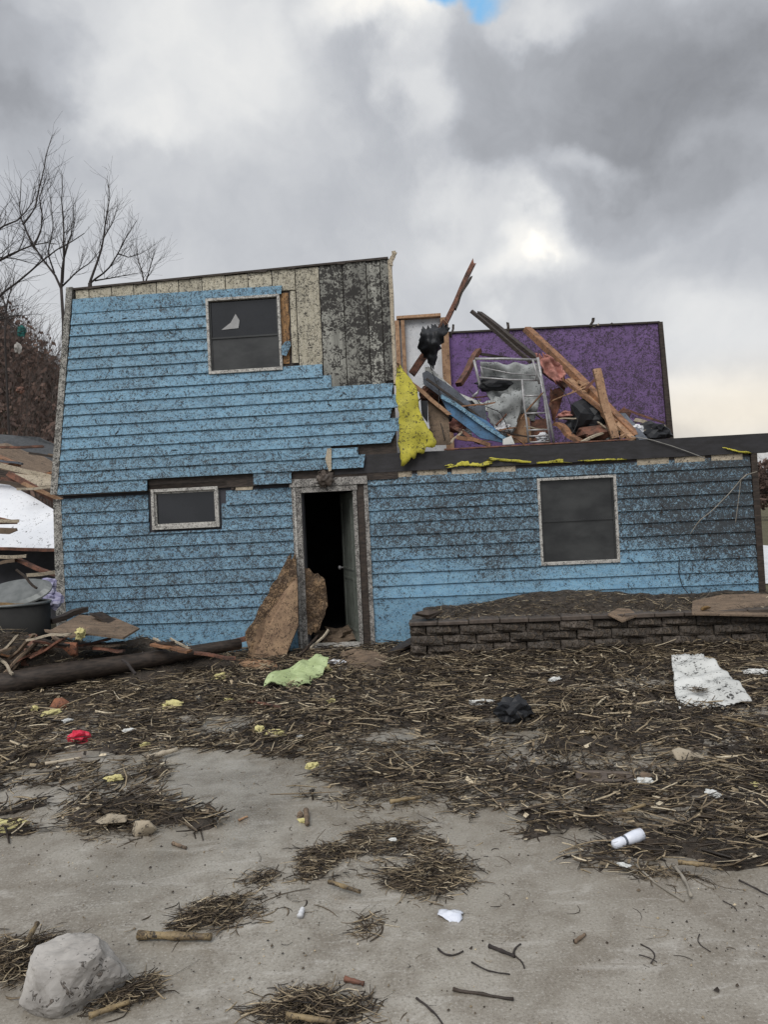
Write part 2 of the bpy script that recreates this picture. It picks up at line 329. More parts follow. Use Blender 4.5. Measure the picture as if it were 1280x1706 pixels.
def sheet(name, left, right, mat, nu=10, nv=14, amp=.03, freq=4.0, thick=.01, label=None, cat=None, parent=None, smooth=True, group=None, rag=0.0, hole=None, bulge=0.0):
    """crumpled sheet lofted between two edge lines, with real thickness"""
    A, Bq = resample(left, nv), resample(right, nv); off = Vector((random.random()*90, 3, 7)); vs = []; fs = []
    nrm = (A[-1]-A[0]).cross(Bq[0]-A[0]).normalized()
    for i in range(nv):
        for j in range(nu):
            s = j/(nu-1); tt = i/(nv-1)
            if rag and j in (0, nu-1): s += random.uniform(-rag, rag)
            if rag and i in (0, nv-1): tt = tt
            p = A[i].lerp(Bq[i], s)
            if rag and i in (0, nv-1): p += (A[-1]-A[0]).normalized()*random.uniform(-rag, rag)*(A[-1]-A[0]).length
            q = p*freq+off
            p = p+nrm*(noise.noise(q)*amp*2+noise.noise(q*2.3)*amp+abs(noise.noise(q*1.3+Vector((5, 5, 5))))*amp+bulge*math.sin(math.pi*s)*math.sin(math.pi*tt))
            vs.append(p)
    for i in range(nv-1):
        for j in range(nu-1):
            if hole and hole(j/(nu-1), i/(nv-1)): continue
            fs.append((i*nu+j, i*nu+j+1, (i+1)*nu+j+1, (i+1)*nu+j))
    o = link(name, vs, fs, mat, parent, smooth); solid(o, thick)
    if label: tag(o, label, cat, group)
    return o
def lump(name, c, r, mat, label=None, cat=None, amp=.25, freq=2.0, sub=3, hull=0, parent=None, rot=0.0, smooth=False, group=None, kind=None):
    bm = bmesh.new(); off = Vector((random.random()*80, 0, 0)); R3 = Matrix.Rotation(rot, 3, 'Z')
    if hull:
        for _ in range(hull):
            d = Vector((random.gauss(0, 1), random.gauss(0, 1), random.gauss(0, 1))).normalized()
            d = Vector([max(-.78, min(.78, q)) for q in d])
            bm.verts.new(d*random.uniform(.85, 1.1))
        res = bmesh.ops.convex_hull(bm, input=bm.verts)
        bmesh.ops.delete(bm, geom=[g for g in res['geom_interior'] if isinstance(g, bmesh.types.BMVert)], context='VERTS')
        bmesh.ops.bevel(bm, geom=bm.edges[:], offset=.05, segments=1, affect='EDGES')
    else: bmesh.ops.create_icosphere(bm, subdivisions=sub, radius=1)
    for v in bm.verts:
        q = v.co*freq+off; v.co *= 1+amp*(noise.noise(q)+.5*noise.noise(q*2.1))
        v.co = R3@Vector((v.co.x*r[0], v.co.y*r[1], v.co.z*r[2]))
    me = bpy.data.meshes.new(name); bm.to_mesh(me); bm.free(); me.materials.append(M[mat])
    if smooth: me.polygons.foreach_set('use_smooth', [True]*len(me.polygons))
    o = bpy.data.objects.new(name, me); C.objects.link(o); o.location = c
    if parent: o.parent = parent
    if label: tag(o, label, cat, group, kind)
    return o
def strands(name, P0, ang, tilt, ln, wd, curv, mat='straw', segs=3, z_lift=None):
    """many separate curved three-sided straws as one mesh, built with numpy"""
    n = len(P0); K = segs+1; t_ = np.linspace(-.5, .5, K)[None, :]
    dx, dy = np.cos(ang)[:, None], np.sin(ang)[:, None]
    s = t_*ln[:, None]; bow = curv[:, None]*ln[:, None]*(t_**2*4-.33)
    x = P0[:, 0, None]+dx*s-dy*bow; y = P0[:, 1, None]+dy*s+dx*bow
    z = P0[:, 2, None]+np.abs(s)*0+s*np.sin(tilt)[:, None]+np.abs(bow)*.25*rng.uniform(-1, 1, (n, 1))
    z = np.maximum(z, P0[:, 2, None]-.012)
    V = np.zeros((n, K, 3, 3)); tap = 1-.35*np.abs(t_*2)**2
    for j in range(3):
        th = 2*np.pi*j/3+rng.uniform(0, 6.28, (n, 1)); rr = wd[:, None]*.5*tap
        V[:, :, j, 0] = x-dy*np.cos(th)*rr; V[:, :, j, 1] = y+dx*np.cos(th)*rr; V[:, :, j, 2] = z+np.sin(th)*rr*.75
    base = (np.arange(n)*K*3)[:, None, None]; i = np.arange(segs)[None, :, None]; j = np.arange(3)[None, None, :]; j2 = (j+1) % 3
    Q = np.stack([base+i*3+j, base+i*3+j2, base+(i+1)*3+j2, base+(i+1)*3+j], -1).reshape(-1, 4)
    return rawmesh(name, V.reshape(-1, 3), Q, mat)
def rawmesh(name, V, Q, mat, smooth=False):
    me = bpy.data.meshes.new(name); me.vertices.add(len(V)); me.vertices.foreach_set('co', np.ascontiguousarray(V, dtype=np.float32).ravel())
    k = Q.shape[1]; me.loops.add(Q.size); me.loops.foreach_set('vertex_index', np.ascontiguousarray(Q, dtype=np.int32).ravel())
    me.polygons.add(len(Q)); me.polygons.foreach_set('loop_start', np.arange(0, Q.size, k, dtype=np.int32))
    if smooth: me.polygons.foreach_set('use_smooth', np.ones(len(Q), dtype=bool))
    me.update(calc_edges=True); me.materials.append(M[mat]); o = bpy.data.objects.new(name, me); C.objects.link(o); return o
def vnoise(x, y, seed=0):                   # smooth value noise, numpy
    r = np.random.default_rng(seed).random((64, 64)); xi = np.floor(x).astype(int); yi = np.floor(y).astype(int); fx = x-xi; fy = y-yi
    fx = fx*fx*(3-2*fx); fy = fy*fy*(3-2*fy); g = lambda a, b_: r[a % 64, b_ % 64]
    return (g(xi, yi)*(1-fx)+g(xi+1, yi)*fx)*(1-fy)+(g(xi, yi+1)*(1-fx)+g(xi+1, yi+1)*fx)*fy
# ================================================================ the ground
gv = []; gf = []
def hillz(x, y):
    h = 13.6*math.exp(-(((x+24)/11.5)**2+((y-40)/13)**2))+2.2*math.exp(-(((x+40)/30)**2+((y-70)/30)**2))
    return h+(.5*noise.noise(Vector((x*.2, y*.2, 0))) if y > 13 and h > .4 else 0)
xs = np.concatenate([np.linspace(-400, -60, 12), np.linspace(-55, 25, 81), np.linspace(30, 400, 12)])
ys = np.concatenate([np.linspace(-60, 8, 10), np.linspace(9, 80, 72), np.linspace(90, 1200, 14)])
for y in ys:
    for x in xs: gv.append((x, y, hillz(x, y)*min(1, max(0, (y-13)/8))))
nx = len(xs)
gf = [(i*nx+j, i*nx+j+1, (i+1)*nx+j+1, (i+1)*nx+j) for i in range(len(ys)-1) for j in range(nx-1)]
tag(link('ground', gv, gf, 'grass', smooth=True, origin=Vector((0, 0, 0))), kind='structure')
cv = []; cn = 90
for i in range(cn+1):
    for j in range(cn+1):
        x = -9+18*j/cn; y = -6+16.5*i/cn
        cv.append((x, y, .006+.008*(noise.noise(Vector((x*.5, y*.5, 3)))+.5) if 0 < i < cn and 0 < j < cn else -.02))
cf = [(i*(cn+1)+j, i*(cn+1)+j+1, (i+1)*(cn+1)+j+1, (i+1)*(cn+1)+j) for i in range(cn) for j in range(cn)]
tag(link('driveway', cv, cf, 'concrete', smooth=True, origin=Vector((0, 0, 0))), kind='structure')

# ================================================================ the house
house = empty('damaged_house', HO, -YAW)
tag(house, 'mud-spattered blue house with torn siding and its upper storey half ripped off', 'house')
def part(name, b, mat, parent=house, smooth=False): return b.put(name, mat, parent, smooth)
def x_at(z, p):                             # edge line through two local points
    (x0, z0), (x1, z1) = p; return x0+(x1-x0)*(z-z0)/(z1-z0)
def rects_in(b, zrows, xl, xr, holes, y0, y1):
    for za, zb in zip(zrows, zrows[1:]):
        zm = (za+zb)/2; a, c = xl(zm), xr(zm); cuts = [(h[0], h[1]) for h in holes if h[2] < zm < h[3]]
        cur = a
        for h0, h1 in sorted(cuts):
            if h0 > cur: b.box(cur, min(h0, c), y0, y1, za, zb)
            cur = max(cur, h1)
        if cur < c: b.box(cur, c, y0, y1, za, zb)
UP_ = -.06                                   # the upper wall stands 6 cm proud of the lower one
eL = (F(123, 495, UP_), F(97, 822, UP_)); cL = (F(112, 480, UP_), F(85, 824, UP_))
topline = (F(118, 484, UP_), F(652, 431, UP_))
def ztop(x): (x0, z0), (x1, z1) = topline; return z0+(z1-z0)*(x-x0)/(x1-x0)
zU0 = F(97, 824, UP_)[1]; wu = (F(343, 500, UP_)[0], F(466, 490, UP_)[0], F(343, 625, UP_)[1], F(343, 499, UP_)[1])
xTorn = F(654, 500, UP_)[0]
bandT = F(1280, 722, 0)[1]; bandB = F(640, 790, 0)[1]
sw = (F(254, 850, 0)[0], F(366, 850, 0)[0], F(258, 883, 0)[1], F(258, 812, 0)[1])
rw = (F(898, 870, 0)[0], F(1030, 870, 0)[0], F(1000, 938, 0)[1], F(1000, 792, 0)[1])
dr = (F(508, 900, 0)[0], F(597, 900, 0)[0], 0.0, F(550, 819, 0)[1])
xR = F(1262, 900, 0)[0]
# --- wall backing (solid walls behind the siding)
b = B(); zr = sorted(set([zU0-.02, wu[2]+.02, wu[3]-.02]+list(np.linspace(zU0, topline[0][1]-.02, 8))))
rects_in(b, zr, lambda z: x_at(z, eL)+.02, lambda z: xTorn-.04, [(wu[0]+.03, wu[1]-.03, wu[2]+.01, wu[3]-.01)], UP_+.03, UP_+.14)
b.prism([(x_at(zr[-1], eL)+.02, zr[-1]), (xTorn-.04, zr[-1]), (xTorn-.04, ztop(xTorn-.04)-.03), (x_at(zr[-1], eL)+.02, ztop(eL[0][0])-.03)], UP_+.03, UP_+.14)
part('upper_wall', b, 'darkwood')
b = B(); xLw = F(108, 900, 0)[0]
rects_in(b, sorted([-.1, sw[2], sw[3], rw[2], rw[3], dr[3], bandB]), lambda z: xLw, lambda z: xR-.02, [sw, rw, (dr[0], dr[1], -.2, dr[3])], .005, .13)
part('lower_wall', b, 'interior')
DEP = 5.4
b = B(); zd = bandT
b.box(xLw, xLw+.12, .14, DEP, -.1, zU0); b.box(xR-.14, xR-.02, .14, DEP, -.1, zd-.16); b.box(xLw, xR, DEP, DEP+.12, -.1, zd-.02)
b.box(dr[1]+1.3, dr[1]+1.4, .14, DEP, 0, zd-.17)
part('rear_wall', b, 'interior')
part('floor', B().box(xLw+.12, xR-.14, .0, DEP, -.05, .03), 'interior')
ulx = eL[1][0]+.35
b = B(); b.hexa([(ulx-.33, .09, zU0), (ulx-.2, .09, zU0), (ulx-.2, 3.3, zU0), (ulx-.33, 3.3, zU0), (ulx-.1, .09, ztop(ulx)-.05), (ulx, .09, ztop(ulx)-.05), (ulx, 3.3, ztop(ulx)-.35), (ulx-.1, 3.3, ztop(ulx)-.35)])
part('upper_side_wall', b, 'plaster')
b = B(); b.hexa([(ulx+.02, .09, ztop(ulx)-.14), (xTorn-.25, .09, ztop(xTorn)-.16), (xTorn-.5, 3.3, ztop(xTorn)-1.3), (ulx-.1, 3.3, ztop(ulx)-.75),
                 (ulx+.02, .09, ztop(ulx)-.06), (xTorn-.25, .09, ztop(xTorn)-.08), (xTorn-.5, 3.3, ztop(xTorn)-1.22), (ulx-.1, 3.3, ztop(ulx)-.67)])
part('roof', b, 'shingle')  # unseen roof, added to keep the room behind the upper window dark
# --- deck (upper floor) behind the dark rim
part('upper_floor', B().box(xLw+.1, xR-.05, .10, DEP, bandT-.16, bandT-.03), 'darkwood')
# --- far wall of the missing room: white part, then purple
PW = 3.2
xw0 = F(640, 560, PW)[0]-.5; xw1 = F(748, 600, PW)[0]; xp1 = F(1097, 560, PW)[0]; zdeck = bandT-.03
zt = F(700, 532, PW)[1]; ztL = F(750, 556, PW)[1]; ztR = F(1095, 539, PW)[1]
part('white_inner_wall', B().prism([(xw0, zdeck), (xw1, zdeck), (xw1, zt), (xw0, zt)], PW, PW+.1), 'plaster')
b = B(); top = [(xp1+.0, ztR)]; k = 26
for i in range(k+1):
    x = xp1+(xw1+.005-xp1)*i/k; top.append((x, ztR+(ztL-ztR)*i/k+.012*noise.noise(Vector((x*4, 0, 0)))+(-.03 if i == k else 0)))
xpb = F(1112, 722, PW)[0]
b.prism([(xw1+.005, zdeck), (xpb, zdeck)]+top, PW+.0, PW+.1)
part('purple_wall', b, 'purple')['label'] = 'tall purple inner wall standing behind the wreckage'
b = B(); b.hexa([(xpb, PW-.06, zdeck), (xpb+.10, PW-.06, zdeck), (xpb+.10, PW+.12, zdeck), (xpb, PW+.12, zdeck), (xp1, PW-.06, ztR+.01), (xp1+.07, PW-.06, ztR+.01), (xp1+.07, PW+.12, ztR+.01), (xp1, PW+.12, ztR+.01)])
part('wall_end_post', b, 'darkwood')
part('wall_top_plate', B().prism([(xw1, ztL+.0), (xp1+.03, ztR+.0), (xp1+.03, ztR+.03), (xw1, ztL+.03)], PW-.03, PW+.13), 'darkwood')
for px0, px1, mt in ((661, 668, 'tanwood'), (671, 677, 'tanwood'), (737, 750, 'tanwood')):
    x0, x1 = F(px0, 600, PW-.1)[0], F(px1, 600, PW-.1)[0]
    part('stud', B().box(x0, x1, PW-.10, PW-.003, zdeck, zt-.02), mt)
part('top_plate', B().box(F(661, 535, PW-.1)[0], F(735, 535, PW-.1)[0], PW-.12, PW+.1, zt+.002, zt+.05), 'tanwood')
# --- bare vertical boards of the upper wall
xe = [F(125, 490, UP_)[0]]+[F(p, 470, UP_)[0] for p in (147, 185, 222, 260, 297, 336, 375, 413, 453, 492, 532, 571, 611, 634, 655)]
zsid = F(400, 640, UP_)[1]
for i, (a, c) in enumerate(zip(xe, xe[1:])):
    g = .006; lowpx = {10: 606, 11: 645, 12: 645, 13: 645, 14: 640}.get(i)
    z0 = F(560, lowpx, UP_)[1] if lowpx else zsid+1.0
    if i == 9: z0 = F(470, 606, UP_)[1]
    if i < 6: z0 = F(330, 520, UP_)[1]
    if 6 <= i < 9: z0 = wu[3]-.004
    jt = random.uniform(-.015, .006)
    mt = 'bare' if i < 11 else 'bare_dark'
    if i == 9:     # broken round the window edge: orange splintered wood beside it
        xo = F(484, 540, UP_)[0]
        part('sheathing_board', B().prism([(a+g, F(470, 484, UP_)[1]), (c-g, F(470, 484, UP_)[1]), (c-g, ztop(c)+jt), (a+g, ztop(a)+jt)], UP_+.006, UP_+.03), mt)
        part('sheathing_board', B().prism([(xo, z0), (c-g, z0), (c-g, F(470, 486, UP_)[1]), (xo+.01, F(470, 486, UP_)[1])], UP_+.004, UP_+.03), mt)
        bb = B(); xo0 = wu[1]+.002; zz = np.linspace(z0, F(470, 488, UP_)[1], 9)
        pts = [(xo0, zz[0])]+[(xo-.01-random.uniform(0, .03), z) for z in zz]+[(xo0, zz[-1])]
        part('splintered_board', bb.prism(pts, UP_+.016, UP_+.03), 'orange_wood')
        continue
    b = B(); n_ = 5; bot = [(a+g+(c-a-2*g)*q/n_, z0+random.uniform(-.012, .012)) for q in range(n_+1)]
    b.prism(bot+[(c-g, ztop(c)+jt), (a+g, ztop(a)+jt)], UP_+random.uniform(.0, .008), UP_+.03)
    part('sheathing_board', b, mt)
# thin drip edge with torn scraps along the top
b = B(); n_ = 46
for i in range(n_):
    x0 = topline[0][0]-.06+(xTorn-topline[0][0]+.03)*i/n_; x1 = topline[0][0]-.06+(xTorn-topline[0][0]+.03)*(i+1)/n_
    h = .012+.03*max(0, noise.noise(Vector((i*.45, 2, 0)))); b.prism([(x0, ztop(x0)-h+.01), (x1, ztop(x1)-h+.01), (x1, ztop(x1)+.022), (x0, ztop(x0)+.022)], UP_-.02, UP_+.1)
part('roof_edge', b, 'darkwood')
b = B(); p_ = F(652, 436, UP_)
beam_b(b, (p_[0], UP_+.0, p_[1]-.05), (p_[0]+.03, UP_, p_[1]+.12), .05, .03, splinter=.03); beam_b(b, (p_[0]-.02, UP_, p_[1]+.02), (p_[0]+.06, UP_, p_[1]+.10), .03, .03, splinter=.02)
part('splintered_corner', b, 'lath')
# right torn edge of the upper wall
b = B()
zz = np.linspace(F(655, 640, UP_)[1], ztop(xTorn)-.02, 12)
b.prism([(xTorn-.035, z) for z in zz[::-1]]+[(xTorn+.006+random.uniform(0, .014), z) for z in zz], UP_-.006, UP_+.12)
part('torn_edge_board', b, 'lath')
# --- siding
def course(xa, xb, zb, zt_, holes, y, tb=.030, tt=.004, sl=(0, 0), sr_=(0, 0), mat='siding_up', rot=0.0, name='siding_board'):
    """one lapped board; slanted ends (bottom, top), holes cut out, gentle waviness"""
    bs = [B()]; H = zt_-zb; lap = .022; ztop_ = zt_+lap
    if xb-xa < .03: return
    off = random.random()*90
    def yf(z): return y-tt-(tb-tt)*(1-(z-zb)/(ztop_-zb))
    def seg(x0, x1, z0, z1, e0=(0, 0), e1=(0, 0)):
        n = max(1, int((x1-x0)/.22)); q = []
        for i in range(n+1):
            x = x0+(x1-x0)*i/n; dz = .0035*noise.noise(Vector((x*1.3, off, 0))); dy = .004*noise.noise(Vector((x*2.1, off, 5)))
            eb = (e0[0] if i == 0 else 0)+(e1[0] if i == n else 0); et = (e0[1] if i == 0 else 0)+(e1[1] if i == n else 0)
            q.append(((x+eb, yf(z0)+dy, z0+dz), (x+et, yf(z1)+dy*.3, z1+dz*.3), (x+eb, y+.004, z0+dz), (x+et, y+.004, z1+dz*.3)))
        b = bs[-1]; k = len(b.v)
        for r_ in q: b.v += [Vector(p) for p in r_]
        for i in range(n):
            o = k+4*i; b.f += [(o, o+4, o+5, o+1), (o, o+2, o+6, o+4), (o+1, o+5, o+7, o+3), (o+2, o+3, o+7, o+6)]
        e = k+4*n; b.f += [(k, k+1, k+3, k+2), (e, e+2, e+3, e+1)]
    hs = sorted(h for h in holes if h[0] < xb and h[1] > xa and h[2] < ztop_-.004 and h[3] > zb)
    cur = xa; e0 = sl
    for h in hs:
        if h[0] > cur: seg(cur, h[0], zb, ztop_, e0)
        e0 = (0, 0)
        lo, hi = max(cur, h[0]), min(xb, h[1])
        if h[2] > zb+.012: seg(lo, hi, zb, h[2])
        if h[3] < ztop_-.012 and h[3] < zt_: seg(lo, hi, h[3], ztop_)
        elif not h[2] > zb+.012: bs.append(B())
        cur = max(cur, h[1])
    if cur < xb: seg(cur, xb, zb, ztop_, e0, sr_)
    for b in bs:
        if b.v: part(name, b, mat)
def run(xa, xb, zb, zt_, holes, y, mat, sl=(0, 0), sr_=(0, 0), joints=(), **kw):
    js = [j for j in joints if xa+.4 < j < xb-.4]; ed = [xa]+js+[xb]
    for i, (a, c) in enumerate(zip(ed, ed[1:])):
        course(a+(.0012 if i else 0), c-(.0012 if i < len(ed)-2 else 0), zb+(random.uniform(-.003, .003) if js else 0), zt_, holes, y, sl=sl if i == 0 else (0, 0), sr_=sr_ if i == len(ed)-2 else (0, 0), mat=mat, **kw)
zb_px = [523.5, 541.5, 560, 577.5, 595.5, 614, 631.5, 650.5, 670, 688.5, 708, 727.5, 746.5, 766.5, 785, 805, 825]
za_, zz_ = F(117, 523.5, UP_)[1], F(97, 825, UP_)[1]; st = (za_-zz_)/16
right_px = {7: (537, 612, 0), 8: (552, 635, -.0), 9: (656, 648, -.03), 10: (660, 668, .02), 11: (655, 690, -.05), 12: (666, 710, .01), 13: (662, 730, -.09), 14: (552, 755, 0), 15: (610, 785, -.03), 16: (246, 815, 0)}
for k in range(17):
    zb = za_-st*k; zt_ = zb+st
    if k == 0: zt_ = zb+.20
    xl = x_at(zb, eL)+.0; sl = (0, x_at(zt_+.022, eL)-xl)
    if k == 0: xr = F(468, 480, UP_)[0]; srr = (-.02, .0)
    elif k <= 6: xr = wu[0]; srr = (0, 0)
    else: px, py, s_ = right_px[k]; xr = F(px, py, UP_)[0]; srr = (s_, 0)
    hs = [wu]
    if k in (14, 15): hs = []
    jn = [xl+random.choice((1.3, 2.1, 2.7, 3.4))] if k > 6 else []
    if k == 0:
        # the sloping top course
        b = B(); zl = F(125, 499, UP_)[1]; zr_ = F(465, 477, UP_)[1]; n_ = 24; pts = []
        xa, xb = xl, xr
        lo = [(xa+(xb-xa)*i/n_, max(zb, wu[3]-.002) if xa+(xb-xa)*i/n_ > wu[0] else zb) for i in range(n_+1)]
        k0 = next(i for i, q in enumerate(lo) if q[1] > zb)
        lo.insert(k0, (wu[0], zb)); lo.insert(k0+1, (wu[0]+.0005, wu[3]-.002))
        hi = [(xb+.02-(xb-xa-.0)*i/n_, zr_+(zl-zr_)*i/n_+.006*noise.noise(Vector((i*.9, 1, 1)))) for i in range(n_+1)]
        b.prism(lo+hi, UP_-.018, UP_-.0006); part('siding_board', b, 'siding_up'); continue
    run(xl, xr, zb, zt_, hs, UP_, 'siding_up', sl, srr, jn)
# odd torn scraps of siding
q = F(547, 783, UP_); q2 = F(597, 762, UP_); course(q[0], q2[0], za_-st*15+st*.98, za_-st*15+st*.98+.10, [], UP_-.004, mat='siding_up')
q = F(467, 585, UP_)
part('torn_siding_scrap', B().prism([(q[0]+.01, q[1]-.05), (q[0]+.08, q[1]-.08), (q[0]+.15, q[1]+.06), (q[0]+.14, q[1]+.12), (q[0]+.07, q[1]+.11), (q[0]+.01, q[1]+.03)], UP_-.03, UP_-.018), 'siding_up')
part('hanging_splinter', B().prism([F(546, 748, UP_), F(553, 747, UP_), F(553, 784, UP_), F(549, 786, UP_), F(543, 766, UP_)], UP_-.045, UP_-.03), 'lath')
# lower left
zl1 = F(108, 1002, 0)[1]; stl = (F(108, 855, 0)[1]-zl1)/7
xdL, xdR = F(487, 850, 0)[0], F(616, 900, 0)[0]
eLL = (F(106, 830, 0), F(106, 1005, 0))
cx0 = F(106, 900, 0)[0]
zHi = F(440, 812, 0)[1]
run(F(423, 800, UP_)[0], F(486, 800, UP_)[0], za_-st*16, za_-st*15, [], UP_, 'siding_up')
for k in range(-2, 10):
    zb = zl1+stl*(6-k)+.0; zt_ = zb+stl
    if zt_ > zHi-.02: zt_ = zHi-.022
    if zt_-zb < .03: continue
    if k == 9: zb = -.03
    hs = [(sw[0]-.05, sw[1]+.03, sw[2]-.03, sw[3]+.2)]
    if k < 0: hs = [(sw[0]-.05, sw[1]+(.10 if k == -1 else .28), -9, 9)]
    run(cx0, xdL+.01, zb, zt_, hs, 0, 'siding_low', joints=[cx0+random.choice((1.1, 2.0, 2.6))])
    if zb < 0: break
# lower right
zr0 = F(640, 996.5, 0)[1]; strr = (F(640, 829, 0)[1]-zr0)/8
xr_edge = (F(1249, 765, 0), F(1264, 985, 0))
for k in range(0, 10):
    zb = zr0+strr*(8-k)+strr; zt_ = zb+strr
    if k == 0: zt_ = zb+strr*.62
    xr = x_at(zb, xr_edge)
    run(xdR, xr, zb, zt_, [rw], 0, 'siding_low', (0, 0), (0, x_at(zt_, xr_edge)-xr), joints=[xdR+random.choice((1.0, 1.9, 2.4)), xdR+random.choice((3.9, 4.4, 5.0))])
part('foundation_panel', B().box(xdR, xR-.02, -.012, .003, -.05, zr0-.003), 'siding_low')
# --- band, soffit boards and pale blocks under it
xb0 = F(556, 750, -.02)[0]; xbe = F(1282, 740, -.02)[0]; zbm = F(1000, 768, -.02)[1]
b = B(); n_ = 26
for i in range(n_):
    a = xb0+(xbe-xb0)*i/n_; c = xb0+(xbe-xb0)*(i+1)/n_; f = lambda x, s: .008*noise.noise(Vector((x*1.4, s, 0)))
    b.hexa([(a, -.035+f(a, 4), zbm), (c, -.035+f(c, 4), zbm), (c, .095, zbm), (a, .095, zbm), (a, -.03+f(a, 9), bandT+f(a, 1)), (c, -.03+f(c, 9), bandT+f(c, 1)), (c, .095, bandT+f(c, 1)), (a, .095, bandT+f(a, 1))])
part('roof_felt_rim', b, 'tar')
part('rim_ledge', B().box(F(740, 740, 0)[0], F(1050, 740, 0)[0], -.01, .09, bandT+.010, bandT+.028), 'redwood')
part('rim_board', B().box(F(606, 780, 0)[0], xR-.05, -.004, .09, bandB-.0, zbm-.004), 'darkwood')
zbk = zr0+strr*9+strr*.62
for i, (pa, pb) in enumerate([(622, 628), (637, 686), (695, 745), (753, 802), (811, 859), (1062, 1115), (1125, 1175), (1186, 1238)]):
    xa, xb = F(pa, 780, 0)[0], F(pb, 780, 0)[0]; zt_ = bandB-.012
    part('top_block', B().box(xa, xb, -.012+random.uniform(-.006, .004), .004, zbk-.015+random.uniform(-.006, .006), zbk+random.uniform(.055, .068)), 'lath')
part('top_gap_shade', B().box(xdR, xR-.04, -.002, .003, zbk-.03, bandB-.003), 'interior')  # dark strip in place of the shade showing between the blocks
b = B(); b.prism([F(1050, 778, 0), F(1180, 770, 0), F(1180, 776, 0), F(1050, 784, 0)], -.015, -.006)
# door head dark board above lower wall at left
part('felt_behind_scrap', B().box(F(548, 790, 0)[0], F(612, 790, 0)[0], -.03, .003, F(560, 795, 0)[1], zbm+.001), 'tar')
# corner boards
b = B(); pts = [cL[1], (eL[1][0]+.0, eL[1][1]), (eL[0][0]+.004, eL[0][1]+.12), (cL[0][0], cL[0][1])]
b.prism([(cL[1][0], cL[1][1]), (eL[1][0]-.004, cL[1][1]), (eL[0][0]-.002, cL[0][1]), (cL[0][0], cL[0][1]+.0)], UP_-.028, UP_+.12); part('corner_board', b, 'corner_trim')
a0, a1 = F(90, 832, 0), F(104, 832, 0); b0, b1 = F(93, 1010, 0), F(106, 1010, 0)
part('corner_board', B().prism([(b0[0], -.02), (cx0-.002, -.02), (cx0-.002, a1[1]), (a0[0], a0[1])], -.026, .12), 'corner_trim')
part('soffit_strip', B().box(x_at(zU0, eL), F(247, 825, 0)[0], UP_-.018, .003, zU0-.022, zU0-.004), 'darkwood')
q0 = F(1249, 762, 0); q1 = F(1268, 990, 0)
part('corner_board', B().prism([(xr_edge[1][0]+.004, -.02), (q1[0]+.06, -.02), (q0[0]+.085, q0[1]+.06), (q0[0]+.008, q0[1]+.06)], -.03, .14), 'darkwood')
# --- windows
def window(x0, x1, z0, z1, y, fw, rail, mats=('glass', 'screen'), frame='white_trim', dep=.10, sash='white_trim', lab=None):
    b = B()
    b.box(x0, x0+fw, y-.03, y+.05, z0, z1); b.box(x1-fw, x1, y-.03, y+.05, z0, z1)
    b.box(x0+fw, x1-fw, y-.03, y+.05, z1-fw, z1); b.box(x0+fw, x1-fw, y-.036, y+.05, z0, z0+fw*1.2)
    o = part('window', b, frame); bevel(o, .003)
    if lab: o['label'] = lab
    i0, i1, j0, j1 = x0+fw, x1-fw, z0+fw*1.2, z1-fw
    zm = j0+(j1-j0)*rail if rail else j1
    s = .022
    if rail:
        b = B().box(i0, i1, y+.0, y+.03, zm-.011, zm+.011); b.box(i0, i0+s, y+.004, y+.034, j0, j1); b.box(i1-s, i1, y+.004, y+.034, j0, j1); part('sash', b, 'screen', o)
        part('pane', B().box(i0+s, i1-s, y+.016, y+.020, j0, zm-.011), mats[1], o)
        part('pane', B().box(i0+s, i1-s, y+.022, y+.026, zm+.011, j1), mats[0], o)
    else:
        b = B().box(i0, i0+s, y, y+.03, j0, j1); b.box(i1-s, i1, y, y+.03, j0, j1); b.box(i0+s, i1-s, y, y+.03, j0, j0+s*1.3); b.box(i0+s, i1-s, y, y+.03, j1-s, j1); part('sash', b, sash, o)
        part('pane', B().box(i0+s, i1-s, y+.03, y+.034, j0+s*1.3, j1-s), mats[0], o)
    return o, (i0, i1, j0, j1, zm)
o, g = window(*wu, UP_, .035, .47, lab='square upper window with a broken upper pane')
q = F(384, 536, UP_)
part('curtain_scrap', B().prism([(q[0]-.13, q[1]-.10), (q[0]+.10, q[1]-.09), (q[0]+.12, q[1]+.01), (q[0]+.07, q[1]+.10), (q[0]+.0, q[1]-.01)], UP_+.012, UP_+.0155), 'curtain', o)
o, g = window(rw[0], rw[1], rw[2], rw[3], 0, .035, .50, mats=('screen', 'screen'), lab='screened window in the lower right wall')
o, g = window(sw[0], sw[1], sw[2], sw[3]-.03, -.012, .04, 0, lab='small high window left of the door')
# torn wood above the small window
part('window_head_board', B().box(sw[0]-.08, sw[1]+.12, -.03, .004, sw[3]-.024, sw[3]+.035), 'darkwood')
part('exposed_block', B().prism([F(393, 817, 0), F(421, 816, 0), F(423, 806, 0), F(414, 801, 0), F(394, 800, 0)], -.02, .004), 'lath')
part('exposed_stud', B().prism([F(386, 816, 0), F(391, 816, 0), F(391, 800, 0), F(386, 800, 0)], -.026, .004), 'darkwood')
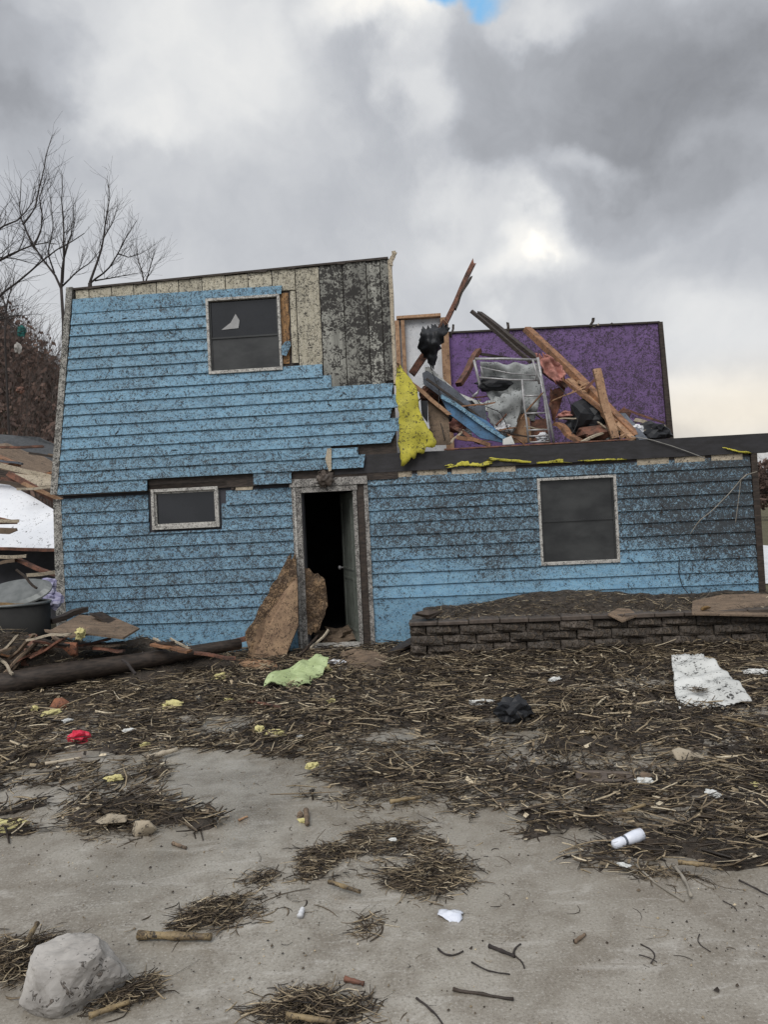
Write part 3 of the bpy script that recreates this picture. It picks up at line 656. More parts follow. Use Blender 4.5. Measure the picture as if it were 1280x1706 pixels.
# --- door
df = B(); c0, c1 = F(486, 812, 0)[0], F(506, 900, 0)[0]; c2, c3 = F(592, 900, 0)[0], xdR; zh0, zh1 = dr[3], F(540, 798, 0)[1]
o = part('door_frame', B().box(c0, c1, -.045, .13, .0, zh1-.02), 'casing'); bevel(o, .006)
part('casing_board', B().box(c0+.03, c0+.055, -.056, -.045, .0, zh1-.1), 'white_trim', o)
part('casing_board', B().box(c2, c2+.05, -.045, .13, .0, zh0), 'casing', o)
part('casing_board', B().box(c2+.054, c3-.045, -.030, .12, .0, zh1-.03), 'darkwood', o)
part('casing_board', B().box(c3-.042, c3+.012, -.040, .10, .0, zh1-.06), 'casing', o)
part('head_board', B().box(c1+.001, c2+.06, -.050, .13, zh0, zh0+.075), 'casing', o)
part('head_board', B().box(c0-.02, c3+.01, -.062, .03, zh0+.078, zh1+.01), 'casing', o)
part('threshold', B().box(c1, c2, -.07, .16, .02, .085), 'white_trim', o)
part('doorstep', B().box(c0-.02, c3, -.22, -.06, -.02, .055), 'cap', o)
dl = empty('door', (c2-.006, .10, .09), math.radians(80)); dl.parent = house; dl['label'] = 'grey-green panelled door swung open inward'
LW = .80; LH = dr[3]-.10
# the leaf points back into the room; built along local x
b = B().box(.0, LW, -.02, .02, 0, LH); o = b.put('door_leaf', 'door', dl)
for z0, z1 in ((.12, LH*.42), (LH*.47, LH*.95)):
    b = B(); b.box(.10, LW-.10, .0205, .030, z0, z0+.03); b.box(.10, LW-.10, .0205, .030, z1-.03, z1); b.box(.10, .13, .0205, .030, z0+.03, z1-.03); b.box(LW-.13, LW-.10, .0205, .030, z0+.03, z1-.03)
    b.put('door_moulding', 'door', dl)
dl.rotation_euler.z = math.radians(109)
b = B().tube([(LW-.07, .02, .95), (LW-.07, .06, .95)], .012, 8); b.tube([(LW-.07, .06, .95), (LW-.07, .075, .95), (LW-.07, .095, .95), (LW-.07, .105, .95)], [.018, .03, .03, .012], 10)
b.put('door_knob', 'steel', dl, smooth=True)
# some clutter on the room floor
# ================================================================ retaining wall in front of the house
RW = -1.15
rwall = empty('retaining_wall', L2W(0, RW, 0), -YAW)
tag(rwall, 'low dark retaining wall of mud-coated blocks under the large lower window', 'retaining wall')
def FR(px, py): return F(px, py, RW)
xw_l = FR(684, 1070)[0]; xw_r = FR(1300, 1070)[0]+.9; zc = FR(760, 1034)[1]; capt = .05
def block_mesh(L, H, Dp, seed):
    bm = bmesh.new(); bmesh.ops.create_cube(bm, size=1)
    bmesh.ops.subdivide_edges(bm, edges=bm.edges[:], cuts=2, use_grid_fill=True)
    for v in bm.verts:
        c = v.co.copy(); e = sum(abs(abs(q)-.5) < 1e-4 for q in c)
        v.co = Vector((c.x*L, c.y*Dp, c.z*H))
        if c.y < -.4: v.co.y += (.030 if e >= 2 else -.006)+.026*noise.noise(Vector((c.x*3+seed*7, c.z*3, seed)))
        if abs(c.x) > .4 and e >= 2: v.co.x *= .985
        if abs(c.z) > .4 and e >= 2: v.co.z *= .95
    me = bpy.data.meshes.new('block'); bm.to_mesh(me); bm.free(); me.materials.append(M['block']); return me
NB = 4; H_ = (zc-capt)/NB; L_ = .38
variants = [block_mesh(L_*.985, H_*.99, .24, s) for s in range(6)]; half = [block_mesh(L_*.48, H_*.99, .24, s+9) for s in range(2)]
for r_ in range(NB):
    x = xw_l+(.0 if r_ % 2 == 0 else L_*.5)
    def place(xc, me, yy=0, rz=0):
        o = bpy.data.objects.new('block', me); C.objects.link(o); o.parent = rwall
        o.location = (xc, yy+.12+random.uniform(-.022, .020), H_*(r_+.5)+random.uniform(-.003, .003)); o.rotation_euler = (0, random.uniform(-.022, .022), rz+random.uniform(-.035, .035))
    if r_ % 2: place(xw_l+L_*.24, random.choice(half))
    while x < xw_r: place(x+L_/2, random.choice(variants)); x += L_
    for q in range(1, 4): place(xw_l+.12, random.choice(variants), yy=.02+L_*q-(.16 if r_ % 2 else 0), rz=math.pi/2)
x = xw_l-.01; k = 0
while x < xw_r:
    L = .34+random.uniform(-.02, .03); b = B(); b.box(x+.003, x+L-.003, -.02+random.uniform(-.008, .012), .27, zc-capt+.002+random.uniform(0, .004), zc+random.uniform(-.004, .006))
    bevel(b.put('cap_stone', 'cap', rwall), .008); x += L
# soil heaped behind it
nxs, nys = 90, 22; vs = []
for i in range(nys):
    for j in range(nxs):
        x = xw_l+.14+(xw_r-xw_l)*j/(nxs-1); y = RW+.22+(-.06-RW-.20)*i/(nys-1); s = i/(nys-1)
        crest = zc+.02+.16*math.exp(-((x-2.25)/1.0)**2)+.06*math.exp(-((x-4.3)/.9)**2)
        z = (zc-.035)*(1-s)+crest*s+.03*noise.noise(Vector((x*5, y*5, 0)))+.015*noise.noise(Vector((x*17, y*17, 0)))
        if j == 0 and False: z = -.1
        vs.append(L2W(x, y, z))
vs += [L2W(xw_l+.14+(xw_r-xw_l)*j/(nxs-1), RW+.22, -.05) for j in range(nxs)]
fs = [(i*nxs+j, i*nxs+j+1, (i+1)*nxs+j+1, (i+1)*nxs+j) for i in range(nys-1) for j in range(nxs-1)]+[(nys*nxs+j, nys*nxs+j+1, j+1, j) for j in range(nxs-1)]
tag(link('soil_bed', vs, fs, 'soil', smooth=True), 'dark soil heaped against the house behind the block wall', 'soil', kind='structure')
def WL(px, py, w, dz=0): p = W(px, py, w); return p+Vector((0, 0, dz))
def slab_px(name, pts, w, th, mat, label, cat, up=True, tilt=0.0, parent=None, group=None):
    """flat board outlined on the plane w metres behind the facade; each later point may carry its own w"""
    P = [W(q[0], q[1], q[2] if len(q) > 2 else w) for q in pts]
    n = (P[1]-P[0]).cross(P[2]-P[0]).normalized()
    if n.y > 0: n = -n
    k = len(P); vs = [p-n*th/2 for p in P]+[p+n*th/2 for p in P]
    fs = [tuple(range(k)), tuple(k+i for i in reversed(range(k)))]+[(i, (i+1) % k, k+(i+1) % k, k+i) for i in range(k)]
    o = link(name, vs, fs, mat, parent); 
    if label: tag(o, label, cat, group)
    return o
# board lying on the soil, right
def flat(name, pts, mat, th, label, cat, wav=.01, group=None, zs=None, parent=None):
    """thin warped board or sheet lying about: world points around its edge, top surface"""
    P = [Vector(p) for p in pts]; c = sum(P, Vector())/len(P); k = len(P)
    ring = [c+(p-c)*.5+Vector((0, 0, wav*noise.noise(p*3))) for p in P]
    top = P+ring+[c+Vector((0, 0, wav*.6))]; n = len(top)
    fs = [(i, (i+1) % k, k+(i+1) % k, k+i) for i in range(k)]+[(k+i, k+(i+1) % k, 2*k) for i in range(k)]
    vs = top+[p-Vector((0, 0, th)) for p in top]
    fs += [tuple(n+q for q in reversed(f)) for f in fs]+[(i, n+i, n+(i+1) % k, (i+1) % k) for i in range(k)]
    o = link(name, vs, fs, mat, parent)
    if label: tag(o, label, cat, group)
    return o
flat('plywood_sheet', [W(1153, 1022, RW-.10), W(1290, 1025, RW-.12), W(1330, 1020, RW-.1), W(1320, 990, -.45), W(1262, 989, -.45), W(1205, 990, -.5), W(1154, 1001, -.7)], 'plyrot', .018, 'wet brown plywood sheet lying on the right end of the block wall', 'plywood', .012)
flat('roof_tile', [W(1013, 1022, RW-.04), W(1037, 1034, RW-.08), W(1062, 1024, RW-.02), W(1050, 1014, RW+.2), W(1030, 1013, RW+.2)], 'plyrot', .02, 'small diamond-shaped brown board fragment on the wall cap', 'board', .01)
lump('stone', W(714, 1023, RW+.12)-Vector((0, 0, .0)), (.19, .13, .065), 'cap', 'brown lump of broken stone on the left end of the block wall', 'stone', hull=16)
lump('stone', W(1175, 1013, RW+.0)-Vector((0, 0, .0)), (.07, .05, .03), 'hay', 'small ochre lump on the plywood at the right end', 'stone', hull=12)
lump('plastic_scrap', W(1097, 1020, -.75), (.05, .04, .018), 'whitemetal', 'pale scrap lying on the soil behind the wall cap', 'scrap', amp=.5)

# ================================================================ wreckage on the upper floor
def Wd(px, py, w): return W(px, py, w)
b = B()
beam_b(b, Wd(744, 535, .7), Wd(787, 444, .7), .150, .06, splinter=.09, warp=.003)
tag(b.put('timber', 'redwood'), 'broken dark timber sticking up steeply above the wreckage', 'timber')
beam('timber', Wd(783, 463, .63), Wd(760, 512, .63), .05, .03, 'darkwood', 'thin dark splinter stuck on the upright broken timber', 'timber', splinter=.05)
beam('timber', Wd(687, 622, .75), Wd(742, 540, .78), .15, .10, 'redwood', 'dark red timber beneath the black tarp', 'timber', splinter=.03)
o = sheet('black_tarp', [Wd(702, 548, .5), Wd(698, 575, .45), Wd(712, 600, .5), Wd(718, 612, .5)], [Wd(748, 540, .5), Wd(742, 560, .4), Wd(730, 588, .5), Wd(723, 612, .5)], 'blackcloth', 16, 18, .07, 8, .012,
      'black tarp wrapped round the broken upright timber', 'tarp', rag=.10, bulge=.15)
beam('timber', Wd(756, 541, .6), Wd(752, 563, .6), .03, .03, 'darkwood', 'short dark stub beside the black tarp', 'timber')
# long timbers leaning over the purple wall
beam('timber', Wd(786, 521, 1.9), Wd(884, 602, .9), .05, .05, 'darkwood', 'thin black pole leaning above the purple wall, left of two', 'timber', splinter=.06)
beam('timber', Wd(801, 524, 2.0), Wd(906, 607, .9), .09, .06, 'darkwood', 'thicker black pole leaning above the purple wall, right of two', 'timber', splinter=.06)
beam('timber', Wd(798, 584, 2.1), Wd(764, 642, 1.5), .10, .07, 'redwood', 'dark post slanting against the left of the purple wall', 'timber')
beam('timber', Wd(800, 590, 2.1), Wd(850, 598, 2.0), .05, .04, 'darkwood', 'thin dark rail against the purple wall above the bed frame', 'timber')
beam('timber', Wd(880, 550, 2.3), Wd(1060, 727, .4), .13, .09, 'brownwood', 'longest orange-brown timber crossing the purple wall', 'timber', splinter=.05, warp=.01)
beam('timber', Wd(907, 606, 1.3), Wd(1026, 703, .5), .06, .05, 'brownwood', 'thin timber running below the longest one', 'timber', splinter=.04)
beam('timber', Wd(950, 634, 1.3), Wd(1052, 733, .3), .11, .06, 'tanwood', 'tan timber lying close under the longest timber', 'timber', splinter=.04)
beam('timber', Wd(965, 636, 1.2), Wd(1003, 662, 1.0), .07, .04, 'tanwood', 'short pinkish offcut between the crossing timbers', 'timber', splinter=.03)
beam('timber', Wd(994, 616, .5), Wd(1024, 731, .3), .105, .06, 'tanwood', 'short pinkish timber standing almost upright across the others', 'timber', warp=.006)
beam('timber', Wd(970, 648, 1.0), Wd(1000, 630, 1.0), .05, .04, 'redwood', 'small dark red stick behind the upright timber', 'timber')
beam('timber', Wd(968, 737, .2), Wd(1012, 717, .5), .05, .03, 'lath', 'pale stick lying low beside the black bag', 'timber', splinter=.03)
beam('timber', Wd(930, 705, .6), Wd(968, 738, .3), .13, .05, 'brownwood', 'curved orange-brown board right of the ladder', 'timber', warp=.02)
beam('timber', Wd(1035, 728, .3), Wd(1052, 722, .4), .05, .04, 'tanwood', 'small offcut at the foot of the long timber', 'timber')
beam('timber', Wd(905, 618, .9), Wd(940, 645, .9), .16, .05, 'redwood', 'dark board behind the pink insulation', 'timber', splinter=.05)
beam('timber', Wd(1046, 684, 1.5), Wd(1106, 706, 1.3), .07, .03, 'redwood', 'dark slat leaning low at the right end of the purple wall', 'timber')
beam('timber', Wd(1058, 700, 1.2), Wd(1108, 712, 1.1), .05, .05, 'lath', 'grey slat low at the right end of the purple wall', 'timber', splinter=.03)
beam('timber', Wd(1034, 690, .8), Wd(1072, 735, .3), .14, .04, 'greyboard', 'blue-grey board sloping at the foot of the purple wall', 'timber', splinter=.05)
lump('rubble', Wd(1040, 692, 1.0), (.11, .1, .12), 'redwood', 'brown lump of rubble at the end of the tan timber', 'rubble', hull=18)
lump('rubble', Wd(1086, 722, .9), (.26, .2, .14), 'blackcloth', 'dark rubble behind the right end of the roof rim', 'rubble', amp=.5)
lump('plastic_bag', Wd(980, 703, .9), (.30, .25, .27), 'blackcloth', 'bulging black bag under the crossing timbers', 'bag', amp=.4, freq=1.5)
lump('rubble', Wd(1000, 722, .7), (.36, .3, .14), 'redwood', 'dark red rubble below the black bag', 'rubble', hull=26)
lump('cloth', Wd(945, 692, .9), (.13, .1, .06), 'pink', 'small pink tuft left of the black bag', 'insulation', amp=.5)
sheet('pink_insulation', [Wd(893, 592, .75), Wd(903, 615, .75), Wd(925, 640, .7)], [Wd(915, 596, .75), Wd(937, 608, .8), Wd(942, 628, .7)], 'pink', 14, 14, .07, 9, .02, 'ragged pink insulation at the top corner of the bed frame', 'insulation', rag=.08)
sheet('pink_insulation', [Wd(918, 650, .95), Wd(915, 675, .95), Wd(922, 700, .95)], [Wd(940, 645, .95), Wd(938, 665, .95), Wd(925, 702, .95)], 'redwood', 8, 9, .04, 6, .02, 'dark pink rag hanging behind the ladder', 'rag', rag=.08)
# smaller broken pieces filling the pile
kinds = [('lath', 'pale splinter'), ('redwood', 'dark red splinter'), ('brownwood', 'orange splinter'), ('darkwood', 'black splinter'), ('tanwood', 'tan splinter')]
for i in range(34):
    a = random.choice(((700, 850, 690, 738), (920, 1075, 690, 738), (840, 960, 640, 735), (740, 800, 640, 720)))
    px, py = random.uniform(a[0], a[1]), random.uniform(a[2], a[3]); mt, lb = kinds[i % 5]; th = random.choice((random.uniform(.3, 1.1), random.uniform(-1.0, -.3), random.uniform(-.2, .3))); L = random.uniform(.15, .55)
    p = Wd(px, py, random.uniform(.35, 1.2)); q = p+Vector((math.cos(th)*L, random.uniform(-.15, .15), math.sin(th)*L))
    tag(beam('splinter', p, q, random.uniform(.015, .05), .018, mt, splinter=.04), lb+' in the wreckage on the upper floor', 'splinter', 'splinters in the upper floor wreckage')
for i, (px, py, r_, mt, lb) in enumerate(((775, 722, .09, 'plaster', 'torn white plasterboard chunk beside the reddish boards'), (905, 728, .08, 'plaster', 'white plaster chunk at the ladder foot'), (1010, 730, .08, 'cloth', 'grey rag beside the upright pinkish timber'), (728, 700, .10, 'cloth', 'grey rag behind the stained board'), (838, 715, .10, 'plaster', 'white crumpled paper above the pale chip by the blue panel'), (1062, 716, .08, 'plaster', 'white chunk at the foot of the purple wall'))):
    lump('rubble', Wd(px, py, .55), (r_, r_*.6, r_*.8), mt, lb, 'rubble', amp=.6, freq=2.4)
for i, pts in enumerate((((780, 650, .6), (800, 672, .5), (835, 690, .45), (850, 720, .4)), ((930, 640, .6), (950, 668, .5), (962, 700, .5), (950, 730, .4)), ((720, 620, .45), (735, 650, .4), (730, 690, .3), (742, 735, .2)))):
    tag(B().tube([p+Vector((noise.noise(p*4)*.04, 0, noise.noise(p*4+Vector((3, 3, 3)))*.04)) for p in resample([Wd(*q) for q in pts], 14)], .006, 5).put('cable', 'blackwire', smooth=True), ('black cable drooping across the blue-grey board', 'black cable drooping between pink insulation and rim', 'black cable hanging beside the yellow insulation')[i], 'cable')
# steel bunk frame with its ladder
bed = empty('bunk_bed_frame', Wd(850, 735, .5)); bed.location.z = bandT
tag(bed, 'grey steel bunk bed frame with a ladder standing on its end in the wreckage', 'bed frame')
def rel(o):
    o.parent = bed; o.location = o.location-bed.location; return o
def tube(name, pts, r, mat='steel'):
    o = B().tube([Wd(*p) for p in pts], r, 8).put(name, mat, None, smooth=True); return rel(o)
tube('top_rail', [(790, 604, .5), (792, 598, .5), (840, 598, .5), (896, 600, .5)], .018)
tube('side_post', [(790, 600, .5), (795, 622, .5), (800, 640, .5), (796, 655, .5), (788, 661, .5)], .02)
tube('middle_rail', [(797, 629, .5), (850, 633, .5), (902, 634, .5)], .013)
tube('end_post', [(896, 596, .5), (904, 640, .5), (914, 690, .5), (923, 737, .45)], .022)
tube('end_post', [(888, 600, .45), (899, 640, .45)], .014)
tube('cross_rail', [(800, 612, .55), (850, 622, .5), (896, 626, .5)], .008)
tube('ladder_rail', [(870, 632, .4), (873, 670, .4), (878, 705, .4), (881, 738, .4)], .014)
tube('ladder_rail', [(900, 628, .4), (906, 660, .4), (912, 700, .4), (917, 738, .4)], .014)
for (a, c, y) in ((872, 905, 660), (876, 909, 689), (878, 913, 717), (879, 914, 727), (881, 916, 737)): tube('ladder_rung', [(a, y, .4), (c, y-1, .4)], .011)
tube('brace', [(801, 610, .5), (806, 628, .5)], .008); tube('brace', [(893, 612, .45), (893, 633, .45)], .008)
sheet('bedsheet', [Wd(800, 606, .8), Wd(803, 630, .75), Wd(812, 660, .7), Wd(830, 690, .7)], [Wd(897, 606, .8), Wd(902, 630, .75), Wd(900, 662, .7), Wd(892, 700, .7)], 'cloth', 22, 20, .07, 4.5, .02, 'grey bedsheet draped crumpled behind the bunk frame', 'bedsheet', bulge=-.2)
sheet('bedsheet', [Wd(806, 668, .62), Wd(815, 700, .6), Wd(835, 732, .6)], [Wd(875, 650, .62), Wd(868, 690, .6), Wd(850, 730, .6)], 'cloth', 14, 14, .08, 4, .02, 'lower fold of pale sheet spilling toward the blue panel', 'bedsheet', rag=.05)
lump('pillow', Wd(822, 640, .68), (.26, .1, .10), 'blackcloth', 'dark bundle caught in the upper bed rails', 'bundle', amp=.3, rot=.1)
slab_px('cardboard_box', [(850, 705), (868, 690), (882, 697), (886, 738), (850, 738)], .72, .06, 'tanwood', 'tan board standing behind the ladder foot', 'board')
slab_px('board', [(884, 700), (912, 698), (918, 738), (886, 738)], .8, .05, 'redwood', 'dark red board behind the ladder rungs', 'board')
# panels to the left of the bed
slab_px('blue_panel', [(734, 661), (745, 664), (775, 683), (812, 702), (846, 734), (838, 738), (800, 730), (770, 706), (748, 690)], .30, .05, 'bluepanel', 'long blue painted panel sloping down to the rim', 'panel')
beam('panel_edge', Wd(736, 661, .24), Wd(848, 735, .26), .03, .05, 'siding_up', 'bright blue strip along the top of the sloping panel', 'strip', splinter=.02)
slab_px('grey_board', [(704, 622), (712, 618), (760, 650), (808, 694), (806, 702), (770, 690), (738, 664), (706, 640)], .52, .03, 'greyboard', 'blue-grey board sloping behind the blue panel', 'board')
beam('timber', Wd(710, 632, .40), Wd(800, 697, .40), .045, .03, 'darkwood', 'black strip lying on the blue-grey board', 'timber')
slab_px('grey_board', [(708, 612), (716, 612), (765, 655), (815, 676), (832, 682), (828, 688), (780, 678), (740, 660), (710, 634)], .62, .02, 'whitemetal', 'pale metal sheet edge above the blue-grey board', 'metal sheet')
slab_px('wedge_board', [(770, 684), (808, 672), (812, 700), (800, 704)], .45, .03, 'greyboard', 'dark triangular piece wedged beside the blue panel', 'board')
beam('timber', Wd(686, 640, .22), Wd(747, 690, .22), .08, .05, 'tanwood', 'tan timber sloping beside the yellow insulation', 'timber', splinter=.05)
slab_px('board', [(713, 668), (735, 678), (748, 700), (751, 741), (722, 742), (714, 700)], .28, .03, 'plyrot', 'mud-stained board standing beside the yellow insulation', 'board')
slab_px('board', [(701, 668), (713, 668), (713, 705), (703, 692)], .16, .02, 'blackcloth', 'small black piece between yellow insulation and stained board', 'board')
beam('timber', Wd(757, 712, .35), Wd(800, 738, .3), .12, .05, 'redwood', 'reddish board at the foot of the blue panel', 'timber', splinter=.03)
beam('timber', Wd(752, 738, .2), Wd(772, 716, .3), .03, .02, 'lath', 'thin pale strip crossing the reddish boards', 'timber')
beam('timber', Wd(764, 728, .2), Wd(815, 741, .2), .07, .05, 'brownwood', 'orange board lying low by the blue panel', 'timber', splinter=.03)
lump('cloth', Wd(762, 708, .5), (.14, .1, .09), 'pink', 'muddy pink rag between the boards beside the blue panel', 'rag', amp=.5)
lump('rubble', Wd(764, 688, .75), (.3, .2, .22), 'blackcloth', 'dark rubble behind the blue panel', 'rubble', amp=.4)
lump('rubble', Wd(725, 655, .9), (.25, .2, .22), 'redwood', 'dark rubble behind the sloping tan timber', 'rubble', hull=22)
slab_px('board', [(838, 732), (852, 726), (858, 740), (838, 741)], .24, .02, 'whitemetal', 'small pale chip at the lower end of the blue panel', 'board')
# scraps on top of the purple wall
for (px, py, qx, qy, mt, lb) in ((985, 543, 988, 531, 'darkwood', 'dark splinter standing on the purple wall top'), (988, 541, 998, 541, 'lath', 'pale chip on top of the purple wall'), (1012, 541, 1020, 539, 'darkwood', 'dark chip near the right end of the purple wall top'), (846, 550, 847, 539, 'darkwood', 'tiny stub on the left half of the purple wall top')):
    beam('splinter', Wd(px, py+3, PW), Wd(qx, qy, PW), .045, .03, mt, lb, 'splinter', splinter=.02)
# yellow insulation
sheet('yellow_insulation', [Wd(658, 614, -.02), Wd(659, 645, -.09), Wd(662, 680, -.11), Wd(665, 725, -.11), Wd(667, 775, -.10)], [Wd(668, 612, .05), Wd(694, 650, .0), Wd(700, 690, -.06), Wd(712, 712, -.10), Wd(727, 738, -.12)], 'yellow', 16, 26, .022, 5, .012,
      'bright yellow insulation hanging over the torn wall edge', 'insulation', rag=.03, bulge=.05)
beam('timber', Wd(667, 610, .1), Wd(692, 668, .05), .07, .03, 'tanwood', 'pale splintered lath along the yellow insulation', 'timber', splinter=.06)
def strip(name, pts, wd, mat, label, cat):
    L, R_ = [], []
    for i, p in enumerate(pts):
        c = Wd(*p); h = wd*(.5+.5*random.random()); L.append(c+Vector((0, 0, h/2))); R_.append(c-Vector((0, 0, h/2)))
    o = sheet(name, L, R_, mat, 4, 26, .018, 9, .012, label, cat, rag=.18); return o
strip('yellow_strip', [(751, 776, -.05), (775, 772, -.06), (800, 775, -.05), (818, 771, -.06)], .065, 'yellow', 'crumpled yellow scrap on the rim, left of the long yellow strip', 'insulation')
strip('yellow_strip', [(815, 764, -.06), (845, 767, -.05), (900, 771, -.05), (944, 768, -.05)], .045, 'yellow', 'long torn yellow strip on the black rim', 'insulation')
strip('yellow_strip', [(972, 768, -.05), (1005, 766, -.05), (1035, 765, -.05)], .028, 'yellow', 'thin yellow strip on the rim above the large window', 'insulation')
strip('yellow_strip', [(1210, 747, -.06), (1235, 753, -.06), (1250, 754, -.06)], .022, 'yellow', 'small yellow strip near the right corner of the rim', 'insulation')
def wire(name, pts, r, mat, label, cat, world=False, sub=16):
    P = resample(pts if world else [Wd(*p) for p in pts], sub); P = [p+Vector((noise.noise(p*3)*.008, 0, noise.noise(p*3+Vector((9, 9, 9)))*.008)) for p in P]
    return tag(B().tube(P, r, 5).put(name, mat, smooth=True), label, cat)
wire('cable', [(1052, 727, .05), (1085, 733, -.06), (1120, 743, -.06), (1182, 766, -.05)], .006, 'wire', 'thin pale cable trailing down across the black rim', 'cable')
wire('cable', [(1132, 930, -.04), (1131, 955, -.05), (1138, 978, -.07), (1154, 997, -.15)], .006, 'blackwire', 'thin black wire hanging to the soil at the right', 'cable')
wire('branch', [(1262, 786, -.07), (1240, 792, -.09), (1215, 822, -.10), (1190, 848, -.09), (1165, 868, -.08), (1150, 890, -.06)], .005, 'twigpale', 'thin pale branch curving across the wall by the right corner', 'branch')
wire('branch', [(1245, 790, -.10), (1234, 800, -.12), (1230, 840, -.12), (1226, 872, -.10)], .004, 'twigpale', 'short pale twig hanging beside the curved branch', 'branch')
lump('siding_chip', W(1240, 986, -.06), (.06, .03, .035), 'greyboard', 'dark clod stuck at the foot of the right corner', 'clod', hull=14)
# tangle above the door
b = B()
for i in range(26):
    a = random.uniform(-.6, 2.2); L = random.uniform(.08, .22); c = W(540+random.uniform(-9, 12), 795+random.uniform(-10, 12), -.10)
    d = Vector((math.cos(a), random.uniform(-.3, .3), math.sin(a))); b.tube([c-d*L/2, c+Vector((0, 0, random.uniform(-.02, .02))), c+d*L/2], [.006, .009, .004], 4)
tag(b.put('twig_bundle', 'darkwood'), 'dark tangle of twigs snagged above the door', 'twigs', kind='stuff')
lump('mud_clod', W(541, 797, -.09), (.10, .05, .10), 'cap', 'grey clod of debris snagged on the door head', 'clod', amp=.6)

# ================================================================ round the door
sheet('chewed_board', [W(484, 926, -.10), W(464, 957, -.2), W(433, 1013, -.36), W(409, 1055, -.5), W(415, 1100, -.6)], [W(494, 930, -.12), W(495, 980, -.20), W(497, 1035, -.3), W(478, 1085, -.45), W(463, 1108, -.60)], 'osb', 14, 22, .012, 9, .03, 'tall chewed brown board leaning left of the door', 'board', rag=.035, smooth=False)
slab_px('leaning_plank', [(474, 985, -.24), (496, 962, -.21), (497, 1042, -.36), (478, 1090, -.52), (463, 1110, -.62), (418, 1103, -.66), (428, 1050, -.55)], -.4, .03, 'leanboard', 'smoother brown plank leaning on the chewed board by the door', 'plank')
sheet('chewed_board', [W(508, 945, .02), W(509, 1000, .0), W(510, 1058, -.02)], [W(541, 962, .05), W(546, 1010, .03), W(532, 1048, .0)], 'osb', 10, 14, .02, 7, .035, 'broken brown board jammed in the doorway behind the casing', 'board', rag=.03, smooth=False)
flat('yellow_plank', [G(372, 1100, .05), G(440, 1114, .06), G(463, 1112, .06), G(460, 1101, .06), G(420, 1098, .06), G(380, 1092, .05)], 'tanwood', .035, 'yellowish plank at the foot of the leaning board', 'plank')
sheet('green_sheet', [D(437, 1143, 7.55), D(452, 1122, 7.7), D(490, 1106, 7.9), D(534, 1089, 8.15)], [D(514, 1140, 7.55), D(524, 1126, 7.75), D(540, 1118, 7.9), D(548, 1096, 8.1)], 'limesheet', 15, 15, .030, 5, .010, 'crumpled pale green sheet lying before the door', 'sheet', rag=.03, smooth=False)
lump('yellow_foam', G(541, 1118, .05), (.08, .1, .06), 'yellowfoam', 'ragged yellow tuft on the green sheet', 'foam', amp=.6)
flat('brown_slab', [G(566, 1088, .07), G(590, 1113, .05), G(640, 1108, .06), G(654, 1096, .09), G(625, 1085, .12), G(590, 1080, .12)], 'plyrot', .05, 'broken reddish brown slab right of the doorstep', 'slab', .03)
flat('brown_slab', [G(640, 1092, .08), G(675, 1078, .14), G(690, 1070, .16), G(684, 1062, .16), G(655, 1078, .10)], 'darkwood', .03, 'dark strip of board between the slab and the block wall', 'board', .02)
lump('paper_scrap', G(562, 1103, .04), (.10, .07, .03), 'plaster', 'white crumpled paper in front of the threshold', 'paper', amp=.6)
for i, (a, c, lb) in enumerate(((( 519, 1066), (548, 1050), 'grey stick lying across the threshold'), ((497, 1080), (530, 1058), 'dark stick by the left door jamb'))):
    beam('stick', G(a[0], a[1]+14, .10), W(c[0], c[1], -.1), .03, .02, 'lath' if i == 0 else 'darkwood', lb, 'stick', splinter=.02)
lump('debris_heap', L2W(F(555, 1020, .5)[0]+.05, .55, .10), (.30, .35, .12), 'plyrot', 'pile of wet debris just inside the doorway', 'debris', amp=.6)

# ================================================================ left corner: heap, tank, log
HEAPS = []
def heap(px, y, r, h, name, label, seed):
    c = D(px, 900, y); n = 60; vs = []; 
    for i in range(n):
        for j in range(n):
            u = -1+2*j/(n-1); v = -1+2*i/(n-1); d = math.hypot(u, v)
            z = h*max(0, 1-d*d)**1.1*(1+.5*noise.noise(Vector((u*3+seed, v*3, 0))))+(.07*noise.noise(Vector((u*9, v*9, seed)))+.04*noise.noise(Vector((u*23, v*23, seed))))*(1-min(1, d*d))
            vs.append((c.x+u*r[0], y+v*r[1], z-.02))
    HEAPS.append(np.array([q for q in vs if q[2] > .0]))
    fs = [(i*n+j, i*n+j+1, (i+1)*n+j+1, (i+1)*n+j) for i in range(n-1) for j in range(n-1)]
    return tag(link(name, vs, fs, 'soil', smooth=True), label, 'earth', kind='structure')
heap(110, 8.95, (2.25, 1.0), .40, 'soil_heap', 'dark earth heap below the left corner of the house', 1)
heap(10, 8.12, (1.05, .32), .56, 'soil_heap', 'dark rubbly earth heap in front of the stock tank', 7)
heap(-120, 8.2, (2.0, 1.3), .30, 'soil_heap', 'dark earth heap under the tank at the left edge', 4)
flat('plywood_sheet', [D(82, 1050, 8.3), D(118, 1060, 8.2), D(150, 1055, 8.2), D(205, 1062, 8.2), D(232, 1046, 8.5), D(190, 1028, 9.0), D(132, 1024, 9.1), D(110, 1036, 8.7)], 'plyrot', .022, 'weathered plywood sheet on the heap below the left corner', 'plywood', .03)
lump('yellow_foam', D(134, 1056, 8.14), (.055, .05, .06), 'yellowfoam', 'yellow foam tuft on the edge of the plywood sheet', 'foam', amp=.6)
lump('brick', D(118, 1084, 8.15), (.15, .10, .12), 'brick', 'orange brick fragment tucked under the plywood sheet', 'brick', hull=14, amp=.1)
beam('timber', D(42, 1110, 7.95), D(56, 1062, 8.15), .09, .06, 'redwood', 'reddish timber stub standing in the heap at the left', 'timber', splinter=.04)
beam('timber', D(160, 1022, 8.9), D(215, 1052, 8.7), .16, .03, 'darkwood', 'dark board across the plywood sheet', 'timber', splinter=.05)
